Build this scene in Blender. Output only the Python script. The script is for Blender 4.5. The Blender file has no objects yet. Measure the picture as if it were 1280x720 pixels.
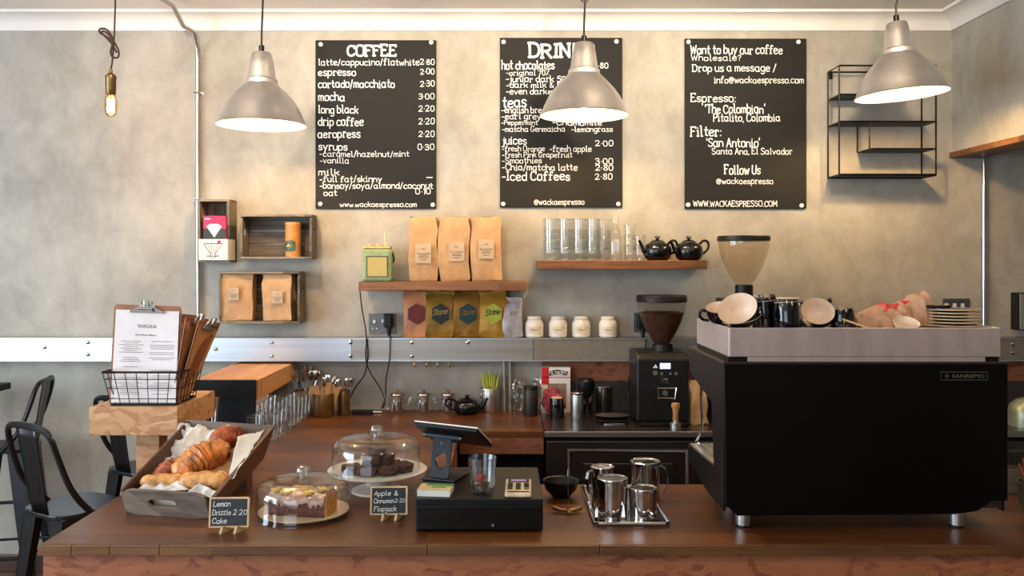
import bpy, bmesh, math, random
from mathutils import Vector, Matrix, noise
R = random.Random(7)
SC = bpy.context.scene
E = 1.55                      # eye height
F = 1100.0                    # focal length in pixels of a 1280 wide frame
VX, VY = 630.0, 326.0         # vanishing point of the room's depth axis
WY = 4.40                     # back wall
def P(x, y, Y): return Vector(((x - VX) * Y / F, Y, E - (y - VY) * Y / F))
def G(x, y, below=.744):      # point on a level plane `below` eye height
    Y = below * F / (y - VY); return P(x, y, Y)
CT = E - .744                 # worktop height
# ---------------- camera, world, light ----------------
cam = bpy.data.cameras.new('camera'); co = bpy.data.objects.new('camera', cam); SC.collection.objects.link(co)
co.location = (0, 0, E); co.rotation_euler = (math.pi / 2, 0, 0)
cam.sensor_width = 36; cam.lens = 36 * F / 1280
cam.shift_x = 10 / 1280; cam.shift_y = -34 / 1280; cam.clip_start = .05
SC.camera = co
w = bpy.data.worlds.new('world'); SC.world = w; w.use_nodes = True
w.node_tree.nodes['Background'].inputs[0].default_value = (.62, .78, 1, 1)
w.node_tree.nodes['Background'].inputs[1].default_value = 1.6
def area(name, loc, target, sx, sy, power, col):
    l = bpy.data.lights.new(name, 'AREA'); l.shape = 'RECTANGLE'; l.size = sx; l.size_y = sy; l.energy = power; l.color = col
    o = bpy.data.objects.new(name, l); SC.collection.objects.link(o); o.location = loc
    o.rotation_euler = (Vector(target) - Vector(loc)).to_track_quat('-Z', 'Y').to_euler(); return o
# daylight coming in through the shop windows behind and to the left of the camera
area('window_daylight_left', (-4.14, 1.3, 1.55), (0, 2.3, 1.9), 2.6, 1.9, 112, (.74, .87, 1))
area('window_daylight_front', (-2.3, -2.40, 1.55), (-2.0, 4, 1.2), 3.0, 1.9, 34, (.84, .92, 1))
def bulb_light(name, loc, power):
    l = bpy.data.lights.new(name, 'POINT'); l.energy = power; l.color = (1, .78, .54); l.shadow_soft_size = .14
    o = bpy.data.objects.new(name, l); SC.collection.objects.link(o); o.location = loc
# the shop's other warm ceiling lamps, over the seating behind the camera
for x in (-1.5, .4, 2.0): bulb_light('seating_lamp', (x, .9, 2.3), 10)
def spot(name, loc, target, power):
    l = bpy.data.lights.new(name, 'SPOT'); l.energy = power; l.color = (1, .80, .56); l.shadow_soft_size = .05; l.spot_size = math.radians(84); l.spot_blend = .85
    o = bpy.data.objects.new(name, l); SC.collection.objects.link(o); o.location = loc
    o.rotation_euler = (Vector(target) - Vector(loc)).to_track_quat('-Z', 'Y').to_euler()
# added unseen lights without any fitting, brightening the wall around the menu boards
for x, e in ((-1.25, 42), (-.35, 62), (.55, 62), (1.45, 50)): spot('added_wall_fill', (x, 2.95, E + 1.10), (x, 4.4, 2.5), e)
SC.view_settings.view_transform = 'Standard'; SC.view_settings.look = 'None'
SC.cycles.transparent_max_bounces = 40
SC.view_settings.exposure = .43; SC.view_settings.gamma = 1
BULB = 400
# ---------------- materials ----------------
def lin(c): return tuple((v / 255 / 12.92) if v / 255 <= .04045 else ((v / 255 + .055) / 1.055) ** 2.4 for v in c) + (1,)
MATS = {}
def new(name):
    m = bpy.data.materials.new(name); m.use_nodes = True; MATS[name] = m
    return m, m.node_tree, m.node_tree.nodes['Principled BSDF']
def nd(nt, t, **kw):
    n = nt.nodes.new(t)
    for k, v in kw.items():
        if k in n.inputs: n.inputs[k].default_value = v
        else: setattr(n, k, v)
    return n
def coords(nt, scale=(1, 1, 1), rot=(0, 0, 0), src='Object'):
    t = nd(nt, 'ShaderNodeTexCoord'); m = nd(nt, 'ShaderNodeMapping'); m.inputs['Scale'].default_value = scale; m.inputs['Rotation'].default_value = rot
    nt.links.new(t.outputs[src], m.inputs['Vector']); return m.outputs['Vector']
def ramp(nt, fac, stops):
    r = nd(nt, 'ShaderNodeValToRGB'); e = r.color_ramp.elements
    while len(e) < len(stops): e.new(.5)
    for i, (p, c) in enumerate(stops): e[i].position = p; e[i].color = lin(c)
    nt.links.new(fac, r.inputs[0]); return r.outputs[0]
def bump(nt, b, h, st, d=.01):
    n = nd(nt, 'ShaderNodeBump'); n.inputs['Strength'].default_value = st; n.inputs['Distance'].default_value = d
    nt.links.new(h, n.inputs['Height']); nt.links.new(n.outputs[0], b.inputs['Normal'])
def mat(name, col, rough=.5, metal=0, var=.12, scale=30, bmp=0, emit=0, coat=0, spec=.5, stretch=(1, 1, 1)):
    """plain surface with a little procedural mottling"""
    if name in MATS: return MATS[name]
    m, nt, b = new(name)
    b.inputs['Roughness'].default_value = rough; b.inputs['Metallic'].default_value = metal
    b.inputs['Coat Weight'].default_value = coat; b.inputs['Specular IOR Level'].default_value = spec
    n = nd(nt, 'ShaderNodeTexNoise', Scale=scale, Detail=3.0); nt.links.new(coords(nt, stretch), n.inputs['Vector'])
    lo = tuple(v * (1 - var) for v in col); hi = tuple(min(255, v * (1 + var * .6)) for v in col)
    c = ramp(nt, n.outputs[0], [(.3, lo), (.7, hi)]); nt.links.new(c, b.inputs['Base Color'])
    if bmp: bump(nt, b, n.outputs[0], bmp)
    if emit:
        b.inputs['Emission Color'].default_value = lin(col); b.inputs['Emission Strength'].default_value = emit
    return m
def plaster(name, a, b_, c_):
    m, nt, b = new(name); v = coords(nt)
    n1 = nd(nt, 'ShaderNodeTexNoise', Scale=2.0, Detail=8.0, Roughness=.62, Distortion=.25)
    n2 = nd(nt, 'ShaderNodeTexNoise', Scale=7.0, Detail=7.0, Roughness=.72, Distortion=.35)
    n3 = nd(nt, 'ShaderNodeTexVoronoi', Scale=3.2)
    wv = nd(nt, 'ShaderNodeMapping'); wv.inputs['Scale'].default_value = (1.0, 1, .8); wv.inputs['Rotation'].default_value = (0, .5, 0)
    nt.links.new(v, wv.inputs[0])
    for n in (n1, n2): nt.links.new(wv.outputs[0], n.inputs['Vector'])
    ad = nd(nt, 'ShaderNodeMix', data_type='FLOAT'); ad.inputs[0].default_value = .45
    nt.links.new(n1.outputs[0], ad.inputs[2]); nt.links.new(n2.outputs[0], ad.inputs[3])
    c = ramp(nt, ad.outputs[0], [(.32, a), (.5, b_), (.66, c_)])
    nt.links.new(c, b.inputs['Base Color']); b.inputs['Roughness'].default_value = .62
    bump(nt, b, ad.outputs[0], .25, .01); return m
def wood(name, a, b_, c_, rough=.4, scale=1, strip=.06, axis=0, coat=0.0):
    """planks glued side by side: tone changes per strip, grain runs along `axis`"""
    m, nt, b = new(name); v = coords(nt)
    sep = nd(nt, 'ShaderNodeSeparateXYZ'); nt.links.new(v, sep.inputs[0])
    al, ac = (0, 1) if axis == 0 else ((1, 0) if axis == 1 else (2, 0))
    def mth(op, x, y=0.):
        k = nd(nt, 'ShaderNodeMath', operation=op)
        for i, q in enumerate((x, y)):
            if isinstance(q, (int, float)): k.inputs[i].default_value = q
            else: nt.links.new(q, k.inputs[i])
        return k.outputs[0]
    row = mth('FLOOR', mth('DIVIDE', sep.outputs[ac], strip))
    wn = nd(nt, 'ShaderNodeTexWhiteNoise', noise_dimensions='1D'); nt.links.new(row, wn.inputs['W'])
    blk = mth('FLOOR', mth('ADD', mth('DIVIDE', sep.outputs[al], strip * 9), mth('MULTIPLY', wn.outputs[0], 7)))
    cmb = nd(nt, 'ShaderNodeCombineXYZ'); nt.links.new(row, cmb.inputs[0]); nt.links.new(blk, cmb.inputs[1])
    wn2 = nd(nt, 'ShaderNodeTexWhiteNoise', noise_dimensions='2D'); nt.links.new(cmb.outputs[0], wn2.inputs['Vector'])
    sc = [22, 22, 22]; sc[al] = 1.6
    mp = nd(nt, 'ShaderNodeMapping'); mp.inputs['Scale'].default_value = [s * scale for s in sc]; nt.links.new(v, mp.inputs[0])
    off = nd(nt, 'ShaderNodeVectorMath', operation='ADD'); nt.links.new(mp.outputs[0], off.inputs[0]); nt.links.new(wn2.outputs[1], off.inputs[1])
    g = nd(nt, 'ShaderNodeTexNoise', Scale=2.0, Detail=6.0, Roughness=.65, Distortion=.6); nt.links.new(off.outputs[0], g.inputs['Vector'])
    f = mth('ADD', mth('MULTIPLY', g.outputs[0], .75), mth('MULTIPLY', wn2.outputs[0], .3))
    nt.links.new(ramp(nt, f, [(.3, a), (.52, b_), (.78, c_)]), b.inputs['Base Color'])
    b.inputs['Roughness'].default_value = rough; b.inputs['Coat Weight'].default_value = coat; b.inputs['Coat Roughness'].default_value = .25
    bump(nt, b, g.outputs[0], .18, .004); return m
def osb(name, a, b_, c_):
    m, nt, b = new(name); v = coords(nt)
    n0 = nd(nt, 'ShaderNodeTexNoise', Scale=5.0, Detail=2.0); nt.links.new(v, n0.inputs['Vector'])
    mx = nd(nt, 'ShaderNodeMix', data_type='VECTOR'); mx.inputs[0].default_value = .17
    nt.links.new(v, mx.inputs[4]); nt.links.new(n0.outputs[1], mx.inputs[5])
    mp = nd(nt, 'ShaderNodeMapping'); mp.inputs['Scale'].default_value = (24, 34, 70); mp.inputs['Rotation'].default_value = (.3, .55, .2); nt.links.new(mx.outputs[1], mp.inputs[0])
    vo = nd(nt, 'ShaderNodeTexVoronoi', Scale=1.0); nt.links.new(mp.outputs[0], vo.inputs['Vector'])
    sp = nd(nt, 'ShaderNodeSeparateColor'); nt.links.new(vo.outputs['Color'], sp.inputs[0])
    g = nd(nt, 'ShaderNodeTexNoise', Scale=4.0, Detail=5.0, Distortion=1.0); nt.links.new(mp.outputs[0], g.inputs['Vector'])
    k = nd(nt, 'ShaderNodeMix', data_type='FLOAT'); k.inputs[0].default_value = .5; nt.links.new(sp.outputs[0], k.inputs[2]); nt.links.new(g.outputs[0], k.inputs[3])
    nt.links.new(ramp(nt, k.outputs[0], [(.27, a), (.38, b_), (.75, c_)]), b.inputs['Base Color'])
    b.inputs['Roughness'].default_value = .6; bump(nt, b, k.outputs[0], .3, .004); return m
def glass(name, tint=(252, 253, 252), ior=1.45, gl=1.0, base=.04):
    """thin clear glass: see-through with mirror-like reflections towards the edges"""
    if name in MATS: return MATS[name]
    m, nt, b = new(name); nt.nodes.remove(b); out = nt.nodes['Material Output']
    fr = nd(nt, 'ShaderNodeLayerWeight', Blend=.25)
    n = nd(nt, 'ShaderNodeTexNoise', Scale=14.0); nt.links.new(coords(nt), n.inputs['Vector'])
    bp = nd(nt, 'ShaderNodeBump'); bp.inputs['Strength'].default_value = .06; bp.inputs['Distance'].default_value = .01; nt.links.new(n.outputs[0], bp.inputs['Height'])
    ma = nd(nt, 'ShaderNodeMath', operation='MULTIPLY_ADD'); ma.inputs[1].default_value = .75 * gl; ma.inputs[2].default_value = base; ma.use_clamp = True
    nt.links.new(fr.outputs['Facing'], ma.inputs[0])
    pw = nd(nt, 'ShaderNodeMath', operation='POWER'); pw.inputs[1].default_value = 2.0; nt.links.new(ma.outputs[0], pw.inputs[0])
    ad = nd(nt, 'ShaderNodeMath', operation='ADD'); ad.inputs[1].default_value = base; nt.links.new(pw.outputs[0], ad.inputs[0])
    tr = nd(nt, 'ShaderNodeBsdfTransparent'); tr.inputs[0].default_value = lin(tint)
    g = nd(nt, 'ShaderNodeBsdfGlossy'); g.inputs['Roughness'].default_value = .05; nt.links.new(bp.outputs[0], g.inputs['Normal'])
    mx = nd(nt, 'ShaderNodeMixShader'); nt.links.new(ad.outputs[0], mx.inputs[0]); nt.links.new(tr.outputs[0], mx.inputs[1]); nt.links.new(g.outputs[0], mx.inputs[2])
    nt.links.new(mx.outputs[0], out.inputs[0]); return m
def bulb_mat(name, strength, col):
    m, nt, b = new(name); b.inputs['Emission Color'].default_value = col; b.inputs['Emission Strength'].default_value = strength
    b.inputs['Base Color'].default_value = (1, .9, .7, 1); return m
M_wall = plaster('grey_polished_plaster', (136, 130, 118), (164, 158, 145), (186, 180, 167))
M_white = mat('white_paint', (228, 224, 216), .6, var=.03, scale=4)
M_ceil = mat('ceiling_paint', (232, 226, 218), .7, var=.04, scale=3)
M_count = wood('oiled_brown_worktop', (54, 26, 8), (86, 45, 14), (116, 68, 24), .36, .8, .10, 0, .1)
M_cedge = wood('worktop_edge_wood', (60, 36, 18), (104, 66, 32), (134, 92, 50), .45, 1, .16, 0)
M_shelf = wood('oak_shelf', (66, 42, 22), (116, 74, 40), (144, 98, 58), .5, 1.3, .2, 0)
M_block = osb('pale_strand_board', (176, 122, 78), (198, 148, 102), (212, 166, 120))
M_blocktop = wood('pale_board_top', (176, 120, 68), (206, 148, 92), (224, 170, 114), .5, .7, .3, 1)
M_osb = osb('reddish_strand_board', (122, 66, 40), (150, 88, 56), (160, 98, 64))
M_crate = wood('weathered_crate_wood', (38, 34, 30), (84, 75, 64), (136, 125, 108), .7, 1.5, .045, 2)
M_crateh = wood('weathered_slat_wood', (38, 34, 30), (90, 80, 68), (146, 134, 116), .7, 1.5, .045, 0)
M_traywood = wood('grey_stained_tray_wood', (70, 60, 52), (106, 92, 80), (130, 114, 98), .55, 1.4, .3, 0)
M_trayin = wood('brown_stained_tray_wood', (54, 34, 24), (84, 54, 38), (104, 70, 50), .55, 1.4, .3, 1)
M_floor = wood('dark_floor_boards', (60, 44, 32), (98, 76, 56), (128, 104, 80), .4, 1, .12, 1)
M_steel = mat('polished_steel', (205, 203, 200), .09, 1, var=.05, scale=6)
M_brush = mat('brushed_steel', (196, 194, 190), .34, 1, var=.08, scale=8, stretch=(1, 1, 20))
M_rail = mat('aluminium_channel', (196, 200, 204), .38, 1, var=.05, scale=5, stretch=(.3, 1, 8))
M_darksteel = mat('dark_polished_steel', (92, 84, 78), .26, .8, var=.15, scale=5)
M_alu = mat('spun_aluminium', (196, 192, 190), .32, .92, var=.03, scale=30)
tn = nd(M_alu.node_tree, 'ShaderNodeTangent', direction_type='RADIAL', axis='Z'); b_ = M_alu.node_tree.nodes['Principled BSDF']
M_alu.node_tree.links.new(tn.outputs[0], b_.inputs['Tangent']); b_.inputs['Anisotropic'].default_value = .8
M_black = mat('black_gloss', (5, 5, 6), .22, 0, var=.2)
M_panel = mat('black_satin_panel', (4, 4, 4), .3, 0, var=.2, spec=.25)
M_blackm = mat('black_matt', (10, 10, 10), .42, 0, var=.2, spec=.3)
M_board = mat('chalkboard', (13, 12, 10), .6, 0, spec=.3, var=.12, scale=5, stretch=(.4, 1, 12))
M_chalk = mat('chalk_white', (236, 234, 228), .8, var=.05)
M_ink = mat('grey_ink', (70, 68, 66), .8)
M_paper = mat('white_paper', (226, 222, 214), .75, var=.04, scale=12, bmp=.15)
M_kraft = mat('kraft_paper', (190, 148, 100), .6, var=.10, scale=18, bmp=.3)
M_ceramic = mat('white_ceramic', (230, 224, 212), .2, var=.03)
M_cream = mat('cream_ceramic', (224, 196, 160), .25, var=.05)
M_wblack = mat('black_cable', (12, 12, 12), .5)
M_glass = glass('clear_glass')
M_glass2 = glass('stacked_clear_glass', (251, 252, 251), gl=.8, base=.10)
M_clear = glass('clear_cellophane', (244, 242, 238), gl=.9, base=.12)
M_gold = mat('brass', (190, 150, 80), .25, 1)
M_red = mat('red_print', (200, 22, 36), .5)
def nvec(p): return Vector((noise.noise(p), noise.noise(p + Vector((31.7, 5.3, 9.1))), noise.noise(p + Vector((7.9, 41.3, 17.7)))))
# ---------------- mesh builder ----------------
class MB:
    def __init__(s): s.v = []; s.f = []; s.s = []; s.m = []; s.T = None; s.mi = 0
    def add(s, vs, fs, smooth=False):
        b = len(s.v)
        for p in vs:
            p = Vector(p); s.v.append(s.T @ p if s.T else p)
        for f in fs: s.f.append([b + i for i in f]); s.s.append(smooth); s.m.append(s.mi)
        return s
    def box(s, x0, x1, y0, y1, z0, z1):
        return s.hexa([(x0, y0, z0), (x1, y0, z0), (x1, y1, z0), (x0, y1, z0), (x0, y0, z1), (x1, y0, z1), (x1, y1, z1), (x0, y1, z1)])
    def hexa(s, p): return s.add(p, [(3, 2, 1, 0), (4, 5, 6, 7), (0, 1, 5, 4), (1, 2, 6, 5), (2, 3, 7, 6), (3, 0, 4, 7)])
    def slab(s, a, b, c, d, t):
        a, b, c, d = map(Vector, (a, b, c, d)); n = (b - a).cross(d - a).normalized() * t
        return s.hexa([a, b, c, d, a + n, b + n, c + n, d + n])
    def grid(s, pts, smooth=True, closed_u=False):
        nu, nv = len(pts), len(pts[0]); fs = []
        for i in range(nu if closed_u else nu - 1):
            for j in range(nv - 1):
                k = (i + 1) % nu; fs.append((i * nv + j, k * nv + j, k * nv + j + 1, i * nv + j + 1))
        return s.add([p for r in pts for p in r], fs, smooth)
    def lathe(s, prof, c=(0, 0, 0), n=32, smooth=True, sx=1, sy=1):
        c = Vector(c); rows = []
        for k in range(n):
            a = 2 * math.pi * k / n
            rows.append([c + Vector((max(r, 1e-5) * math.cos(a) * sx, max(r, 1e-5) * math.sin(a) * sy, z)) for r, z in prof])
        return s.grid(rows, smooth, True)
    def cyl(s, r, z0, z1, c=(0, 0, 0), n=24, r2=None):
        r2 = r if r2 is None else r2
        return s.lathe([(0, z0), (r, z0), (r2, z1), (0, z1)], c, n)
    def ball(s, c, rx, ry=None, rz=None, n=16):
        ry = ry or rx; rz = rz or rx; c = Vector(c); rows = []
        for k in range(n):
            a = 2 * math.pi * k / n
            rows.append([c + Vector((rx * math.sin(t) * math.cos(a), ry * math.sin(t) * math.sin(a), -rz * math.cos(t))) for t in [math.pi * j / (n // 2) for j in range(n // 2 + 1)]])
        return s.grid(rows, True, True)
    def tube(s, pts, r, n=8, closed=False, smooth_path=0):
        pts = [Vector(p) for p in pts]
        for _ in range(smooth_path):
            q = [pts[0]]
            for a, b in zip(pts, pts[1:]): q += [a * .75 + b * .25, a * .25 + b * .75]
            q.append(pts[-1]); pts = q
        rs = r if isinstance(r, (list, tuple)) else [r] * len(pts)
        if len(rs) != len(pts): rs = [rs[min(len(rs) - 1, int(i * len(rs) / len(pts)))] for i in range(len(pts))]
        rows = []; up = None
        for i, p in enumerate(pts):
            if closed: d = pts[(i + 1) % len(pts)] - pts[i - 1]
            else: d = pts[min(i + 1, len(pts) - 1)] - pts[max(i - 1, 0)]
            d.normalize()
            if up is None: up = d.orthogonal().normalized()
            up = (up - d * up.dot(d)).normalized(); sd = d.cross(up)
            rows.append([p + (up * math.cos(2 * math.pi * k / n) + sd * math.sin(2 * math.pi * k / n)) * rs[i] for k in range(n)])
        b = len(s.v); fs = []; m = len(rows)
        for i in range(m if closed else m - 1):
            for k in range(n):
                j = (i + 1) % m; fs.append((i * n + k, i * n + (k + 1) % n, j * n + (k + 1) % n, j * n + k))
        if not closed: fs += [tuple(range(n))[::-1], tuple((m - 1) * n + k for k in range(n))]
        return s.add([p for r_ in rows for p in r_], fs, True)
    def bar(s, a, b, w, t, up=(0, 0, 1)):
        a, b = Vector(a), Vector(b); d = (b - a).normalized(); u = Vector(up); sd = d.cross(u)
        if sd.length < 1e-4: sd = d.cross(Vector((0, 1, 0)))
        sd.normalize(); u = sd.cross(d) * (t / 2); sd *= w / 2
        return s.hexa([a - sd - u, a + sd - u, b + sd - u, b - sd - u, a - sd + u, a + sd + u, b + sd + u, b - sd + u])
    def prism(s, poly, d):
        """poly: 3-D outline, d: extrusion vector"""
        n = len(poly); d = Vector(d); poly = [Vector(p) for p in poly]
        return s.add(poly + [p + d for p in poly], [tuple(range(n))[::-1], tuple(range(n, 2 * n))] + [(i, (i + 1) % n, n + (i + 1) % n, n + i) for i in range(n)])
    def holed(s, o, u, v, t, hole, n=24):
        """slab spanned by u and v from o, thickness vector t, with a rounded hole (cu, cv, ru, rv, power)"""
        o, u, v, t = map(Vector, (o, u, v, t)); cu, cv, ru, rv, pw = hole; inn = []; out = []
        for k in range(n):
            a = 2 * math.pi * (k + .5) / n; c, q = math.cos(a), math.sin(a)
            e = 2 / pw; inn.append((cu + ru * math.copysign(abs(c) ** e, c), cv + rv * math.copysign(abs(q) ** e, q)))
            a2 = 2 * math.pi * (k + .5) / n; m = max(abs(math.cos(a2)), abs(math.sin(a2))); x, y = math.cos(a2) / m, math.sin(a2) / m
            out.append(((x + 1) / 2, (y + 1) / 2))
        vs = []
        for uvs in (out, inn):
            for off in (Vector((0, 0, 0)), t): vs += [o + u * a + v * b + off for a, b in uvs]
        fs = []
        for k in range(n):
            j = (k + 1) % n
            fs += [(k, j, 2 * n + j, 2 * n + k), (n + k, 3 * n + k, 3 * n + j, n + j), (k, n + k, n + j, j), (2 * n + k, 2 * n + j, 3 * n + j, 3 * n + k)]
        s.add(vs, fs); return s
    def build(s, name, mats, parent=None, bevel=0, kind=None, sub=0):
        me = bpy.data.meshes.new(name); off = Vector((0, 0, 0)); p = parent
        while p is not None: off += p.location; p = p.parent
        me.from_pydata([tuple(v - off) for v in s.v], [], s.f)
        for m in (mats if isinstance(mats, (list, tuple)) else [mats]): me.materials.append(m)
        me.polygons.foreach_set('use_smooth', s.s); me.polygons.foreach_set('material_index', s.m)
        bm = bmesh.new(); bm.from_mesh(me); bmesh.ops.remove_doubles(bm, verts=bm.verts, dist=1e-5)
        bmesh.ops.dissolve_degenerate(bm, dist=1e-6, edges=bm.edges); bmesh.ops.recalc_face_normals(bm, faces=bm.faces); bm.to_mesh(me); bm.free()
        if any(s.s): me.set_sharp_from_angle(angle=math.radians(38))
        o = bpy.data.objects.new(name, me); SC.collection.objects.link(o); o.parent = parent
        if bevel:
            b = o.modifiers.new('bevel', 'BEVEL'); b.width = bevel; b.segments = 2; b.limit_method = 'ANGLE'; b.angle_limit = math.radians(40)
        if sub:
            b = o.modifiers.new('subdivision', 'SUBSURF'); b.levels = sub; b.render_levels = sub
        if kind: o['kind'] = kind
        return o
def tag(o, label, cat, group=None):
    o['label'] = label; o['category'] = cat
    if group: o['group'] = group
    return o
def thing(name, label, cat, loc=(0, 0, 0), group=None):
    o = bpy.data.objects.new(name, None); SC.collection.objects.link(o); o.location = loc; o.empty_display_size = .05
    return tag(o, label, cat, group)
def kids(o): return [c for c in bpy.data.objects if c.parent == o]
def dup(o, loc=None, rot=None, label=None, parent=None, scale=None):
    c = o.copy(); SC.collection.objects.link(c)
    if parent is not None: c.parent = parent
    for k in kids(o):
        if k is not c: dup(k, parent=c)
    if loc is not None: c.location = loc
    if rot is not None: c.rotation_euler = rot
    if scale is not None: c.scale = scale
    if label: c['label'] = label
    return c
def rotmat(axis_from, axis_to): return Vector(axis_from).rotation_difference(Vector(axis_to)).to_matrix().to_4x4()
# lettering ---------------------------------------------------------------
def text_mesh(body, bold=0.):
    cu = bpy.data.curves.new('t', 'FONT'); cu.body = body; cu.size = 1; cu.offset = bold; cu.resolution_u = 2; cu.fill_mode = 'FRONT'
    o = bpy.data.objects.new('t', cu); SC.collection.objects.link(o)
    dg = bpy.context.evaluated_depsgraph_get(); me = bpy.data.meshes.new_from_object(o.evaluated_get(dg))
    bpy.data.objects.remove(o); bpy.data.curves.remove(cu); return me
def text(body, o, u, v, width, cap, m, parent, name='lettering', bold=.006, wob=0., lift=.0012, arch=0):
    """flat raised lettering; o = left end of baseline, u right, v up, fitted to width and capital height"""
    me = text_mesh(body, bold); me.name = name
    o, u, v = Vector(o), Vector(u).normalized(), Vector(v).normalized(); n = u.cross(v)
    xs = [q.co.x for q in me.vertices]; x0, x1 = min(xs), max(xs); k = width / (x1 - x0); kc = cap / .73
    off = Vector((0, 0, 0)); p = parent
    while p is not None: off += p.location; p = p.parent
    ph = R.uniform(0, 6)
    for q in me.vertices:
        x = (q.co.x - x0); t = x / (x1 - x0)
        y = q.co.y + wob * math.sin(x * 2.3 + ph) + arch * (1 - (2 * t - 1) ** 2)
        xx = x + wob * .8 * math.sin(q.co.y * 5 + x * 1.7 + ph)
        q.co = o + u * (xx * k) + v * (y * kc) + n * lift - off
    me.materials.clear(); me.materials.append(m)
    ob = bpy.data.objects.new(name, me); SC.collection.objects.link(ob); ob.parent = parent; return ob
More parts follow.
